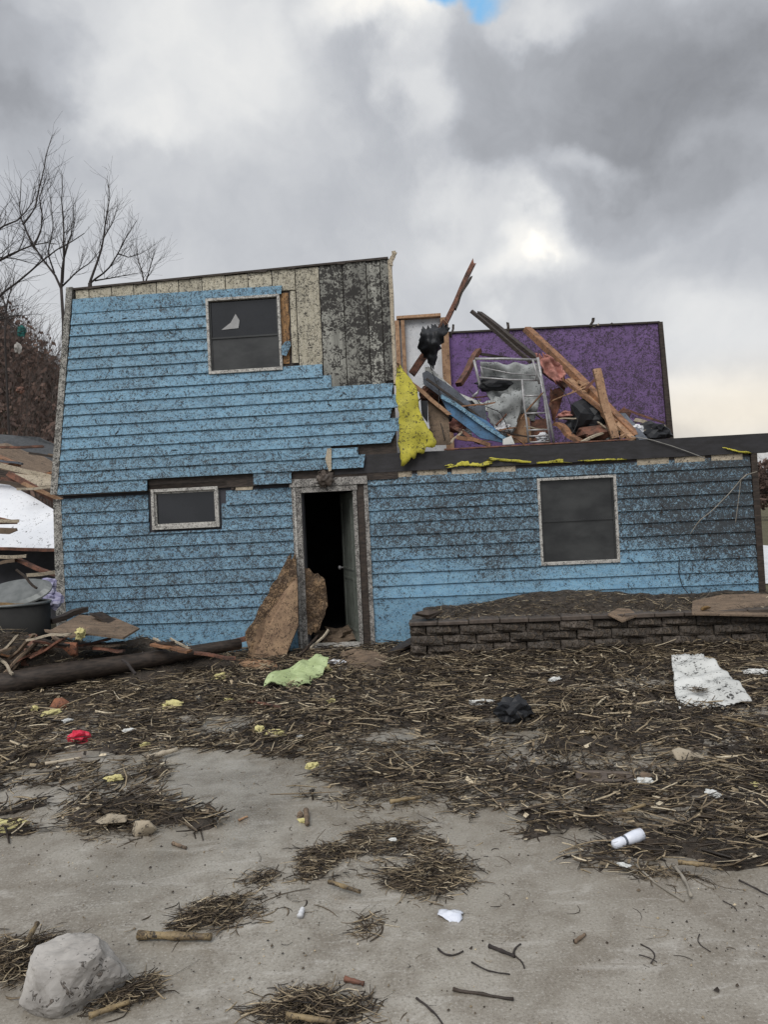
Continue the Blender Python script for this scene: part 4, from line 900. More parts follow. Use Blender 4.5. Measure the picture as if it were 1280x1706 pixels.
beam('timber', G(290, 1092, .06), W(418, 1062, -.35), .10, .06, 'redwood', 'long reddish board lying along the foot of the wall', 'timber', splinter=.03, warp=.02)
beam('timber', D(86, 1034, 8.9), D(140, 1016, 9.2), .13, .06, 'darkwood', 'dark board at the foot of the left corner', 'timber', splinter=.04)
for i, (p, q, wd_, lb) in enumerate((((256, 1064), (286, 1084), .022, 'pale lath on the heap, left of two'), ((284, 1064), (314, 1080), .020, 'pale lath on the heap, right of two'), ((0, 1098), (22, 1122), .025, 'pale stick at the left edge of the heap'), ((205, 1100), (225, 1122), .022, 'thin stick lying over the log'))):
    beam('stick', D(p[0], p[1], 8.6 if i < 2 else 7.8), D(q[0], q[1], 8.3 if i < 2 else 7.5), wd_, .02, 'lath' if i < 3 else 'bark', lb, 'stick', splinter=.02)
P_ = [D(-60, 1150, 7.5), D(0, 1142, 7.6), D(80, 1124, 7.8), D(190, 1108, 8.2), D(300, 1090, 8.55), D(400, 1072, 8.95)]
for p in P_: p.z = max(p.z, .10)
tag(B().tube(resample(P_, 14), [.130-.005*i for i in range(14)], 14).put('log', 'darkwood', smooth=True), 'long dark wooden pole lying along the foot of the heap', 'pole')
for i in range(18):
    px = random.uniform(-20, 330); d_ = random.uniform(8.3, 9.1); y = random.uniform(1040, 1100) if px < 240 else random.uniform(1062, 1095)
    a = random.uniform(-.5, .5); L = random.uniform(.2, .5); p = D(px, y+6, d_); p.z = max(.05, min(p.z, .42)); q = Vector((math.cos(a)*L, random.uniform(-.2, .2), math.sin(a)*L*.5))
    tag(beam('board_fragment', p, p+q, random.uniform(.04, .12), .025, random.choice(['darkwood', 'redwood', 'darkwood', 'plyrot', 'brownwood'])), 'splintered board fragment in the heap below the left corner', 'board', 'board fragments in the heap')
for i in range(14):
    px, py = random.uniform(-15, 110), random.uniform(1052, 1105); p = D(px, py, 7.85+random.uniform(-.1, .15)); a = random.uniform(-.9, .9); L = random.uniform(.18, .5); q = Vector((math.cos(a)*L/2, random.uniform(-.12, .12), math.sin(a)*L/2))
    tag(beam('board_fragment', p-q, p+q, random.uniform(.03, .10), .022, random.choice(['darkwood', 'redwood', 'plyrot', 'brownwood', 'lath']), splinter=.04), 'splintered board fragment in the rubble before the stock tank', 'board', 'board fragments before the tank')
# oval stock tank
tc = D(-26, 1008, 8.75); tank = empty('stock_tank', Vector((tc.x, tc.y, .12)), .05)
tag(tank, 'dark oval metal stock tank full of hay at the left edge', 'tank')
ztk = tc.z-.12; a_, b_ = .74, .36
vs = []; fs = []; n = 40
for i, (k, z) in enumerate(((.97, 0), (.985, ztk*.5), (1.0, ztk), (.97, ztk), (.955, ztk*.5), (.94, .03))):
    for j in range(n):
        th = 2*math.pi*j/n; rib = 1+(.006 if i == 1 else 0); cx_ = math.copysign(abs(math.cos(th))**.75, math.cos(th)); sy = math.copysign(abs(math.sin(th))**.85, math.sin(th))
        vs.append((a_*k*cx_*rib, b_*k*sy*rib, z))
for i in range(5): fs += [(i*n+j, i*n+(j+1) % n, (i+1)*n+(j+1) % n, (i+1)*n+j) for j in range(n)]
fs.append(tuple(5*n+j for j in range(n)))
link('tank_wall', vs, fs, 'tank', tank, smooth=True)
B().tube([(a_*math.copysign(abs(math.cos(t_))**.75, math.cos(t_)), b_*math.copysign(abs(math.sin(t_))**.85, math.sin(t_)), ztk) for t_ in np.linspace(0, 2*math.pi, 41)], .018, 8).put('tank_rim', 'galv', tank, smooth=True)
vs = [(0, 0, ztk-.02)]; 
for i in range(1, 9):
    for j in range(n):
        th = 2*math.pi*j/n; k = .94*i/8; x_, y_ = a_*k*math.copysign(abs(math.cos(th))**.75, math.cos(th)), b_*k*math.copysign(abs(math.sin(th))**.85, math.sin(th))
        vs.append((x_, y_, ztk-.05+.10*(1-k)+.04*noise.noise(Vector((x_*7, y_*7, 1)))))
fs = [(0, 1+j, 1+(j+1) % n) for j in range(n)]+[(1+i*n+j, 1+(i+1)*n+j, 1+(i+1)*n+(j+1) % n, 1+i*n+(j+1) % n) for i in range(7) for j in range(n)]
link('hay', vs, fs, 'hay', tank, smooth=True)['kind'] = 'stuff'
lidc = D(18, 990, 8.95)
vs = []; 
for s in (0, 1):
    for k in (1.0, .85):
        for j in range(32):
            th = 2*math.pi*j/32; vs.append(lidc+Vector((.50*k*math.cos(th), .10*math.sin(th)*k+.06*math.sin(th), .155*k*math.sin(th)+.06*math.cos(th)*k+(.03 if k < 1 else 0)-.02*s)))
fs = [(j, (j+1) % 32, 32+(j+1) % 32, 32+j) for j in range(32)]+[tuple(32+j for j in range(32))]+[(64+j, 96+j, 96+(j+1) % 32, 64+(j+1) % 32) for j in range(32)]+[tuple(96+j for j in reversed(range(32)))]+[(j, 64+j, 64+(j+1) % 32, (j+1) % 32) for j in range(32)]
tag(link('tank_lid', vs, fs, 'galv', smooth=False), 'grey oval lid lying tilted on the hay in the tank', 'lid')
beam('handle_rod', D(28, 948, 8.9), D(62, 980, 8.8), .022, .022, 'darkwood', 'thin dark rod resting on the grey oval lid', 'rod')

# ================================================================ collapsed building behind, far left
def slab_d(name, pts, th, mat, label, cat, group=None, parent=None):
    P = [D(*p) for p in pts]; n = (P[1]-P[0]).cross(P[2]-P[0]).normalized()
    if n.y > 0: n = -n
    k = len(P); vs = [p for p in P]+[p-n*th for p in P]
    fs = [tuple(range(k)), tuple(k+i for i in reversed(range(k)))]+[(i, (i+1) % k, k+(i+1) % k, k+i) for i in range(k)]
    o = link(name, vs, fs, mat, parent)
    if label: tag(o, label, cat, group)
    return o
slab_d('white_panel', [(x_, y_, 12+(915-y_)*.012) for x_, y_ in ((-140, 800), (0, 806), (16, 808), (52, 826), (88, 848), (130, 872), (130, 914), (-140, 909))], .06, 'whitepanel', 'large clean white panel lying tilted behind the house corner', 'panel')
slab_d('chimney_scrap', [(-30, 855, 11.4), (2, 864, 11.4), (30, 868, 11.5), (-30, 869, 11.5)], .05, 'brownwood', 'brown wedge of wood lying on the white panel', 'board')
slab_d('metal_scrap', [(-30, 878, 11.3), (26, 880, 11.3), (28, 884, 11.3), (14, 890, 11.3), (-30, 888, 11.3)], .04, 'plyrot', 'grey-brown scrap lying low on the white panel', 'scrap')
beam('plank', D(-40, 866, 11.3), D(32, 869, 11.4), .03, .05, 'lath', 'thin pale plank on the white panel', 'plank')
slab_d('shingled_roof', [(-20, 722, 17.5), (30, 726, 17.5), (62, 728, 17.5), (100, 745, 17.5), (130, 765, 17), (130, 790, 16.2), (60, 770, 16.2), (-20, 750, 16)], .15, 'shingle', 'fallen grey shingled roof slab in the wreckage at left', 'roof')
slab_d('roof_section', [(-40, 745, 15.5), (10, 738, 15.5), (40, 752, 15.5), (70, 760, 15.5), (120, 790, 15), (130, 830, 13.5), (-40, 800, 13.5)], .1, 'plyrot', 'brown collapsed roof section above the white panel', 'roof')
slab_d('pale_board', [(22, 788, 13.4), (85, 796, 13.4), (88, 808, 13.2), (52, 812, 13.1)], .05, 'lath', 'pale triangular board above the white panel', 'board')
slab_d('gap_shade_panel', [(-160, 905, 12.9), (140, 905, 12.9), (140, 1030, 12.6), (-160, 1030, 12.6)], .1, 'interior', 'dark panel standing in for the shade in the wreckage gap', 'shade panel')  # added dark panel, its colour stands for the shade inside the gap
beam('plank', D(-30, 768, 13.6), D(110, 802, 13.4), .06, .09, 'lath', 'long pale plank sloping across the wreckage', 'plank', splinter=.05)
beam('plank', D(-30, 780, 13.5), D(100, 812, 13.3), .05, .10, 'darkwood', 'dark rafter just under the long pale plank', 'plank', splinter=.05)
beam('plank', D(16, 790, 13.0), D(130, 854, 13.0), .07, .10, 'redwood', 'dark red rafter sloping down to the house corner', 'rafter', splinter=.05)
beam('plank', D(40, 806, 12.9), D(130, 846, 12.9), .05, .06, 'tanwood', 'orange rafter beside the dark red one', 'rafter', splinter=.05)
beam('plank', D(28, 816, 12.6), D(112, 808, 12.8), .05, .04, 'lath', 'narrow pale strip along the top of the white panel', 'plank')
beam('plank', D(-40, 796, 13.2), D(25, 800, 13.1), .10, .06, 'redwood', 'pinkish red board at the left edge above the white panel', 'plank')
beam('plank', D(-30, 752, 14.5), D(22, 772, 14.3), .25, .08, 'brownwood', 'broad orange-brown board at the left edge', 'board', splinter=.1)
beam('plank', D(-40, 915, 11.8), D(130, 916, 11.9), .06, .05, 'redwood', 'dark red sill under the white panel', 'plank')
beam('plank', D(-40, 930, 11.5), D(42, 926, 11.4), .08, .05, 'lath', 'pale plank in the dark gap under the panel', 'plank', splinter=.06)
beam('plank', D(46, 958, 11.0), D(120, 952, 11.2), .09, .05, 'lath', 'pale plank near the house corner in the dark gap', 'plank', splinter=.04)
beam('plank', D(26, 932, 11.5), D(95, 958, 11.4), .10, .05, 'redwood', 'brown rafter sloping inside the dark gap', 'rafter', splinter=.04)
beam('plank', D(-30, 944, 11.4), D(24, 934, 11.4), .06, .05, 'plyrot', 'short brown plank left in the dark gap', 'plank', splinter=.04)
for i in range(12):
    px, py = random.uniform(-40, 84), random.uniform(742, 812); a = random.uniform(-.2, .5); L = random.uniform(.4, 1.2); p = D(px, py, 13.8)
    beam('board_fragment', p, p+Vector((math.cos(a)*L, random.uniform(-.3, .3), -math.sin(a)*L*.7)), random.uniform(.05, .14), .04, random.choice(['lath', 'redwood', 'brownwood', 'plyrot', 'greyboard', 'darkwood']), 'splintered board in the wreckage above the white panel', 'board', group='boards in the far wreckage')
for i, (px, py, r, mt, lb) in enumerate(((80, 976, .12, 'striped', 'small purple and white cloth bundle by the house corner'), (88, 1000, .13, 'striped', 'striped cloth hanging behind the tank rim'), (34, 650, .10, 'redwood', 'reddish scrap lodged in the brush on the hillside'), (36, 552, .11, 'teal', 'teal rag caught in the branches at the left'), (30, 580, .10, 'rock', 'pale scrap caught in the brush at the left'))):
    lump('rag', D(px, py, 9.6 if i < 2 else 19.5), (r, r*.5, r*(.9 if i < 3 else 1.3)), mt, lb, 'rag', amp=.5)

# ================================================================ trees
def grow(b, p, d, L, r, lev, twist=.25, up=.1):
    if lev < 0 or r < .0022: return
    n = 4; pts = [p]; q = d.copy()
    for i in range(n):
        q = (q+Vector((random.gauss(0, twist), random.gauss(0, twist), random.gauss(0, twist)+up))*.45).normalized(); pts.append(pts[-1]+q*L/n)
    b.tube(pts, [max(.0022, r*(1-.45*i/n)) for i in range(n+1)], 5 if r > .02 else 3, cap=False)
    for k in range(random.choice((2, 3, 3)) if lev else 0):
        i = random.choice((1, 2, 3, 4)) if k else 4; dd = (q+Vector((random.gauss(0, .55), random.gauss(0, .45), random.gauss(0, .4)+.15))).normalized()
        grow(b, pts[i], dd, L*random.uniform(.55, .85), r*random.uniform(.4, .62), lev-1, twist, up)
def tree(name, y, trunk, limbs, label, r0, lev=4, group=None):
    """trunk and limbs follow points seen in the photograph at distance y; limbs carry their own depth offset"""
    root = D(trunk[0][0], trunk[0][1], y); t_ = empty(name, Vector((root.x, root.y, hillz(root.x, root.y)*min(1, max(0, (root.y-13)/8)))))
    tag(t_, label, 'tree', group); off = t_.location
    b = B(); pts = [Vector((root.x, root.y, off.z-.2))]+[D(*q, y) for q in trunk]; pts = resample(pts, 10)
    b.tube(pts, [r0*(1-.4*i/9) for i in range(10)], 8)
    b.v = [v-off for v in b.v]; b.put('trunk', 'bark', t_, smooth=True)
    for L in limbs:
        b = B(); dy = L[0]; q = [D(*c, y+dy*i/(len(L)-2)) for i, c in enumerate(L[2:])]; P = resample(q, 10); r = L[1]
        P = [p+Vector((noise.noise(p*1.5)*.05, noise.noise(p*1.5+Vector((4, 4, 4)))*.05, noise.noise(p*1.5+Vector((8, 8, 8)))*.05)) for p in P]
        b.tube(P, [max(.004, r*(1-.75*i/9)) for i in range(10)], 5)
        for i in range(2, 10):
            for _ in range(random.choice((1, 2, 2, 3))):
                d = (P[i]-P[i-1]).normalized(); dd = (d+Vector((random.gauss(0, .6), random.gauss(0, .5), random.gauss(0, .35)+.35))).normalized()
                grow(b, P[i], dd, random.uniform(.35, .85)*(1.2-.06*i), r*.34*(1.1-.08*i), lev-1)
        b.v = [v-off for v in b.v]; b.put('branch', 'bark', t_)
    return t_
tree('bare_tree', 17.5, [(104, 640), (107, 560), (102, 480)], [
    (.5, .030, (102, 480), (92, 455), (73, 435), (56, 410), (38, 375), (32, 355), (36, 300)), (-.6, .034, (102, 480), (104, 440), (112, 405), (122, 380), (124, 345)),
    (.6, .030, (104, 470), (108, 430), (106, 390), (104, 340), (102, 295)), (-.4, .026, (56, 410), (68, 385), (72, 360), (65, 330), (78, 290)), (.8, .024, (102, 478), (125, 455), (150, 440), (165, 420)),
    (.4, .024, (38, 375), (56, 350), (66, 310), (76, 265), (84, 228)), (-.5, .022, (92, 455), (80, 420), (88, 380), (84, 330))], 'bare tree rising just beside the left corner of the house', .06)
tree('bare_tree', 19, [(148, 640), (150, 520), (150, 472)], [
    (.5, .034, (150, 472), (160, 445), (170, 410), (176, 370), (182, 320), (178, 300)), (-.5, .026, (150, 474), (178, 452), (196, 425), (212, 395), (226, 368)), (.4, .022, (158, 470), (200, 462), (232, 455)),
    (.3, .020, (172, 400), (190, 370), (196, 340)), (-.3, .018, (196, 425), (215, 430), (240, 420))], 'slender bare tree showing above the roof edge at left', .09)
tree('bare_tree', 14, [(-70, 720), (-60, 600), (-50, 520)], [
    (.3, .030, (-50, 560), (0, 492), (40, 460), (75, 435), (110, 408), (142, 388)), (.4, .030, (-60, 450), (0, 380), (28, 366), (52, 340), (60, 320)), (-.3, .028, (-50, 460), (0, 438), (40, 416), (80, 406), (98, 408)),
    (.3, .024, (-50, 530), (0, 532), (30, 526), (46, 524)), (-.4, .026, (-50, 500), (0, 520), (18, 540), (32, 565)), (.3, .020, (-40, 430), (30, 434), (60, 442))], 'bare tree outside the frame reaching long limbs in from the left', .13)
for i, (px, y) in enumerate(((240, 24), (8, 24))):
    base = {0: (240, 520), 1: (8, 560), 2: (60, 570)}[i]
    tree('bare_tree', y, [base, (base[0]+2, base[1]-40)], [(.4, .030, (base[0]+2, base[1]-40), (base[0]-8, base[1]-80), (base[0]-14, base[1]-105)), (-.4, .028, (base[0]+2, base[1]-45), (base[0]+12, base[1]-80), (base[0]+16, base[1]-100))],
         ['faint bare tree top peeping over the roof edge right of the slender one', 'small bare tree behind the brush at the far left edge', 'small bare tree in the brush left of the house'][i], .05)
# brush on the hillside
N = 13000; P0 = np.zeros((N, 3)); x = rng.uniform(-34, -9.5, N); y = rng.uniform(21, 42, N)
P0[:, 0] = x; P0[:, 1] = y; P0[:, 2] = [hillz(a, c) for a, c in zip(x, y)]
bv = []; ln = rng.uniform(.6, 3.6, N); V = np.zeros((N, 4, 3, 3)); az = rng.uniform(0, 6.28, N); lean = rng.uniform(.1, 1.1, N)
for s in range(4):
    f = s/3; cx_ = P0[:, 0]+np.cos(az)*lean*ln*f*(.6+.4*f); cy_ = P0[:, 1]+np.sin(az)*lean*ln*f*(.6+.4*f); cz_ = P0[:, 2]+ln*f*(1-.25*f*lean)-.1
    for j in range(3):
        th = 2*np.pi*j/3; rr = .015*(1-.6*f); V[:, s, j, 0] = cx_+np.cos(th)*rr; V[:, s, j, 1] = cy_+np.sin(th)*rr; V[:, s, j, 2] = cz_
base = (np.arange(N)*12)[:, None, None]; i = np.arange(3)[None, :, None]; j = np.arange(3)[None, None, :]; j2 = (j+1) % 3
Q = np.stack([base+i*3+j, base+i*3+j2, base+(i+1)*3+j2, base+(i+1)*3+j], -1).reshape(-1, 4)
tag(rawmesh('brush', V.reshape(-1, 3), Q, 'twig'), 'tangled leafless brush covering the hillside at left', 'brush', kind='stuff')
N = 60000; x = rng.uniform(-32, -9.5, N); y = rng.uniform(20.5, 40, N); z = np.array([hillz(a, c) for a, c in zip(x, y)])+rng.uniform(-.1, 2.6, N)*rng.uniform(0, 1, N)
nn = vnoise(x*.7, y*.7, 5); keep = nn > .22; x, y, z = x[keep], y[keep], z[keep]; N = len(x)
s = rng.uniform(.04, .13, N); a = rng.uniform(0, 6.28, N); u = np.stack([np.cos(a), np.sin(a), rng.uniform(-.6, .6, N)], 1)*s[:, None]; v = np.stack([rng.uniform(-.5, .5, N), rng.uniform(-.5, .5, N), np.ones(N)], 1)*s[:, None]*.8
c = np.stack([x, y, z], 1); V = np.stack([c-u-v, c+u-v*.6, c+u*.7+v, c-u*.8+v*.7], 1).reshape(-1, 3)
tag(rawmesh('dead_leaves', V, np.arange(N*4).reshape(-1, 4), 'leaf'), 'brown dead leaves and scraps caught in the hillside brush', 'leaves', kind='stuff')
# distant hedgerow trees beyond the right corner
for i, (px, y, h, lb) in enumerate(((1290, 62, 5.5, 'far dark bushy tree seen past the right corner'), (1350, 66, 6.5, 'far tall dark tree outside the right corner'), (1262, 75, 5.0, 'far low dark tree behind the right corner'))):
    base = D(px, 850, y); base.z = 0; t_ = empty('far_tree', base); tag(t_, lb, 'tree')
    B().tube([(0, 0, -.3), (.1, 0, h*.5), (0, 0, h*.8)], [.22, .14, .05], 7).put('trunk', 'bark', t_)
    bb = B()
    for k in range(9): grow(bb, Vector((0, 0, h*random.uniform(.25, .7))), Vector((random.gauss(0, 1), random.gauss(0, 1), .6)).normalized(), h*.32, .05, 4)
    bb.put('branches', 'bark', t_)
    n = 2600; d = rng.normal(size=(n, 3)); d /= np.linalg.norm(d, axis=1)[:, None]; rr = rng.uniform(.2, 1, n)**.5; c = d*rr[:, None]*np.array([h*.36, h*.36, h*.40])+np.array([0, 0, h*.55]); c = c[vnoise(c[:, 0]*1.2+20, c[:, 2]*1.2+20, i) > .35]; n = len(c)
    u = rng.normal(size=(n, 3))*.11; v = rng.normal(size=(n, 3))*.11; V = np.stack([c-u, c-v, c+u, c+v], 1).reshape(-1, 3)
    o = rawmesh('crown', V, np.arange(n*4).reshape(-1, 4), 'leaf'); o.parent = t_
gp = [D(1240, 960, 16)]
# pale gravel track passing beyond the right corner
tv = []; 
for i in range(30):
    y = 15+i*1.6; x0 = 6.5+.06*(y-15)
    tv += [(x0, y, .02), (x0+7, y, .02)]
tag(link('gravel_road', tv, [(2*i, 2*i+1, 2*i+3, 2*i+2) for i in range(29)], 'plaster'), kind='structure')

b = B()
for i in range(150):
    px, py = (random.uniform(120, 640), random.uniform(520, 790)) if i % 2 else (random.uniform(620, 1240), random.uniform(800, 960))
    if 335 < px < 475 and py < 635 or 880 < px < 1045 or (px > 530 and py < 640): continue
    w_ = -.09 if py < 795 else -.035; p = W(px, py, w_); a = random.uniform(0, 3.14); L = random.uniform(.02, .09)
    d = HU*math.cos(a)+Vector((0, 0, math.sin(a))); b.tube([p-d*L/2, p+Vector((0, 0, random.uniform(-.01, .01))), p+d*L/2], [.003, .006, .002], 4)
tag(b.put('stuck_debris', 'darkwood'), 'small dark twigs and clods plastered onto the blue siding', 'twigs', kind='stuff')
# ================================================================ flood litter on the ground
def inpoly(x, y, poly):
    r = np.zeros(len(x), bool); n = len(poly)
    for i in range(n):
        x0, y0 = poly[i]; x1, y1 = poly[(i+1) % n]; c = ((y0 > y) != (y1 > y)); r ^= c & (x < (x1-x0)*(y-y0)/((y1-y0) if y1 != y0 else 1e-9)+x0)
    return r
def topx(x, y, z=0.0):
    d = np.stack([x, y, np.zeros_like(x)+z-CH], 1); f = d@np.array(FW); return 640+FPX*(d@np.array(RT))/f, 853-FPX*(d@np.array(UP))/f
outline_px = [(-600, 1020), (1900, 1020), (1900, 1500), (1500, 1480), (1280, 1462), (1150, 1452), (1060, 1442), (1000, 1425), (935, 1405), (895, 1375), (850, 1362), (770, 1338), (705, 1325), (640, 1322), (575, 1318), (520, 1296), (560, 1275), (460, 1262), (330, 1256), (285, 1268), (270, 1292), (330, 1330), (340, 1375), (290, 1395), (200, 1400), (120, 1388), (70, 1376), (0, 1368), (-200, 1380), (-600, 1400)]
OUT = [tuple(G(*p).xy) for p in outline_px]
HOLES = [[tuple(G(*p).xy) for p in h] for h in ([(60, 1262), (150, 1248), (270, 1262), (250, 1285), (130, 1292), (40, 1290)], [(0, 1310), (60, 1312), (80, 1340), (20, 1352), (-60, 1340)], [(310, 1200), (400, 1192), (440, 1206), (380, 1222), (310, 1218)], [(790, 1205), (850, 1195), (920, 1210), (860, 1232), (795, 1228)], [(620, 1230), (700, 1222), (720, 1240), (640, 1250)])]
def cover(x, y):                            # 1 inside the mat, 0 on clean concrete; ragged edge
    wx = x+(vnoise(x*3.1+30, y*3.1+30, 1)-.5)*.55+(vnoise(x*9+30, y*9+30, 2)-.5)*.22; wy = y+(vnoise(x*3.1+30, y*3.1+30, 3)-.5)*.45+(vnoise(x*9+30, y*9+30, 4)-.5)*.2
    c = inpoly(wx, wy, OUT).astype(float)
    for h in HOLES: c[inpoly(wx, wy, h)] = .12
    thin = vnoise(x*1.1+11, y*2.0+11, 8); return c*np.clip(.45+1.3*thin, .25, 1)
# muddy layer under the straw
nx_, ny_ = 300, 210; gx = np.linspace(-6.2, 6.6, nx_); gy = np.linspace(2.9, 10.2, ny_); X, Y = np.meshgrid(gx, gy); xf, yf_ = X.ravel(), Y.ravel()
cc = cover(xf, yf_).reshape(ny_, nx_)
for _ in range(3): cc = (cc+np.roll(cc, 1, 0)+np.roll(cc, -1, 0)+np.roll(cc, 1, 1)+np.roll(cc, -1, 1))/5
Z = -.040+cc*.066+(vnoise(X*2.2+30, Y*3+30, 11)-.5)*.07*cc+(vnoise(X*11+30, Y*11+30, 12)-.5)*.040*cc+(vnoise(X*31+30, Y*31+30, 13)-.5)*.014*cc
LITZ = Z.copy()
V = np.stack([xf, yf_, Z.ravel()], 1); ii = np.arange(ny_-1)[:, None]; jj = np.arange(nx_-1)[None, :]; a = ii*nx_+jj
Q = np.stack([a, a+1, a+nx_+1, a+nx_], -1).reshape(-1, 4)
tag(rawmesh('mud_layer', V, Q, 'soil', True), kind='structure')
def zat(x, y):
    i = np.clip(((y-2.9)/(10.2-2.9)*(ny_-1)).astype(int), 0, ny_-1); j = np.clip(((x+6.2)/12.8*(nx_-1)).astype(int), 0, nx_-1); return np.maximum(LITZ[i, j], .008)
def scatter(n, xr, yr, dens): 
    x = rng.uniform(*xr, n); y = rng.uniform(*yr, n); k = rng.random(n) < dens(x, y); return x[k], y[k]
x, y = scatter(95000, (-6.0, 6.4), (3.0, 9.9), lambda x, y: cover(x, y)*np.clip(.35+1.2*vnoise(x*2.2+40, y*2.8+40, 21), .2, 1)*np.where(y > 7.5, .75, 1))
n = len(x); flow = (vnoise(x*.8+30, y*.8+30, 31)-.5)*3.0
ang = flow+rng.normal(0, .75, n); ln = rng.gamma(2.2, .048, n)+.03; ln = np.minimum(ln, .42)
wd = rng.uniform(.005, .015, n)*(.8+.06*y); P0 = np.stack([x, y, zat(x, y)+rng.uniform(.0, 1, n)**2*.06], 1)
tag(strands('corn_litter', P0, ang, rng.normal(0, .16, n), ln, wd, rng.normal(0, .15, n)), 'thick mat of chopped corn stalks and straw washed up before the house', 'straw', kind='stuff')
# coarser broken stalks lying on top of the mat
x, y = scatter(13000, (-6.0, 6.4), (3.0, 9.9), lambda x, y: cover(x, y)*np.clip(2.2*vnoise(x*1.3+50, y*1.7+50, 71)-.5, .05, 1)); n = len(x)
tag(strands('broken_stalks', np.stack([x, y, zat(x, y)+rng.uniform(.012, .065, n)], 1), (vnoise(x*.8+30, y*.8+30, 31)-.5)*3+rng.normal(0, .8, n), rng.normal(0, .15, n), np.minimum(rng.gamma(3, .04, n)+.03, .4), rng.uniform(.012, .026, n), rng.normal(0, .06, n)), 'broken lengths of corn stalk lying on the straw mat', 'stalks', kind='stuff')
# flakes of husk and dirt among the straw
x, y = scatter(32000, (-6.0, 6.4), (3.0, 9.9), cover); n = len(x); c = np.stack([x, y, zat(x, y)+rng.uniform(.004, .035, n)], 1); s = rng.uniform(.008, .028, n); a = rng.uniform(0, 6.28, n)
u = np.stack([np.cos(a), np.sin(a), rng.normal(0, .35, n)], 1)*s[:, None]; v = np.stack([-np.sin(a), np.cos(a), rng.normal(0, .35, n)], 1)*s[:, None]*rng.uniform(.25, .7, (n, 1))
tag(rawmesh('husk_flakes', np.stack([c-u-v, c+u-v*.7, c+u*.8+v, c-u*.7+v*.8], 1).reshape(-1, 3), np.arange(n*4).reshape(-1, 4), 'straw'), 'small flakes of husk scattered through the straw mat', 'husks', kind='stuff')
# loose bits on the bare concrete
x, y = scatter(900, (-2.6, 2.8), (2.2, 5.4), lambda x, y: (1-np.clip(cover(x, y), 0, 1))*vnoise(x*2.1+9, y*2.1+9, 41)**1.5); n = len(x)
tag(strands('loose_bits', np.stack([x, y, np.full(n, .013)], 1), rng.uniform(0, 6.28, n), np.zeros(n), np.minimum(rng.gamma(1.3, .022, n)+.008, .16), rng.uniform(.0015, .0045, n), rng.normal(0, .5, n), segs=4), 'stray bits of straw and grit scattered over the bare concrete', 'straw', kind='stuff')
# grit
n = 5200; x = rng.uniform(-2.8, 3.0, n); y = 2.1+rng.random(n)**1.5*3.2; s = rng.gamma(2, .0011, n)+.001; c = np.stack([x, y, .010+s*.5], 1); k = vnoise(x*1.7+5, y*1.7+5, 51) > rng.random(n)*.9; c, s = c[k], s[k]; n = len(c)
o8 = np.array([[1, 0, 0], [0, 1, 0], [-1, 0, 0], [0, -1, 0], [.2, .1, .8]])*1.0; V = c[:, None, :]+o8[None]*s[:, None, None]*rng.uniform(.6, 1.4, (n, 5, 1))
T = np.array([[0, 1, 4], [1, 2, 4], [2, 3, 4], [3, 0, 4]]); Q = (np.arange(n)*5)[:, None, None]+T[None]
tag(rawmesh('grit', V.reshape(-1, 3), Q.reshape(-1, 3), 'straw'), 'fine grit scattered over the bare concrete', 'grit', kind='stuff')
# separate clumps washed onto the concrete
def clump(px, py, rx, ry, n, label, ang0=0.0, hgt=.05, long_=1.0, shape=None):
    n = int(n*1.7)
    c = G(px, py); ex = G(px+rx, py); ey = G(px, py+ry); a_ = (ex-c).length; b_ = (ey-c).length
    r = np.sqrt(rng.random(n))*rng.uniform(.5, 1.1, n)*np.where(rng.random(n) < .14, 1.75, 1); th = rng.uniform(0, 6.28, n); x = r*np.cos(th); y = r*np.sin(th)
    k = vnoise(x*2.5+20+px*.1, y*2.5+20, int(px)) > .42*r; x, y, r = x[k], y[k], r[k]; n = len(x)
    ca, sa = math.cos(ang0), math.sin(ang0); X_ = x*a_; Y_ = y*b_; xx = X_*ca-Y_*sa; yy = X_*sa+Y_*ca
    z = .010+rng.random(n)**1.6*hgt*np.clip(1.15-r, .08, 1); P = np.stack([xx, yy, z], 1)
    o = strands('straw_clump', P, ang0+rng.normal(0, .85, n), rng.normal(0, .12, n), np.minimum(rng.gamma(2.2, .026*long_, n)+.015, .30), rng.uniform(.0028, .0085, n), rng.normal(0, .20, n), segs=4)
    o.location = c; tag(o, label, 'straw clump', 'straw clumps washed onto the concrete', 'stuff' if False else None); o['kind'] = 'thing'; return o
clump(548, 1432, 66, 66, 900, 'dense straw clump in the middle of the concrete, left of a pair', -.5)
clump(715, 1462, 98, 44, 900, 'dense straw clump in the middle of the concrete, right of a pair', -.1)
clump(655, 1400, 90, 38, 420, 'thin straw clump bridging the middle pair from behind', .2, .03)
clump(355, 1528, 92, 34, 520, 'straw clump with a split stalk at its near left end', .45)
clump(432, 1468, 48, 18, 90, 'sparse wisps of straw behind the split stalk clump', .5, .02)
clump(35, 1600, 70, 50, 560, 'straw clump at the left edge behind the grey rock', .55, .07)
clump(520, 1688, 110, 42, 620, 'straw clump cut by the bottom edge in the middle', -.05, .06)
clump(215, 1655, 62, 28, 300, 'straw clump spilling from under the right of the grey rock', .4, .04)
clump(617, 1545, 34, 30, 60, 'sparse wisp of straw alone right of the split stalk clump', -.4, .02)
clump(650, 1330, 120, 26, 480, 'straw clump along the edge of the mat in the middle', -.05)
clump(720, 1412, 45, 22, 120, 'little straw wisp behind the right middle clump', -.3, .03)
clump(1110, 1462, 70, 24, 130, 'loose straws spilling off the mat at the lower right', -.6, .02, 1.5)
clump(215, 1368, 120, 36, 700, 'straw heap around the pale stone on the left', -.1, .07)
clump(225, 1290, 70, 18, 180, 'thin dark straw drift above the pale stone', .35, .04)
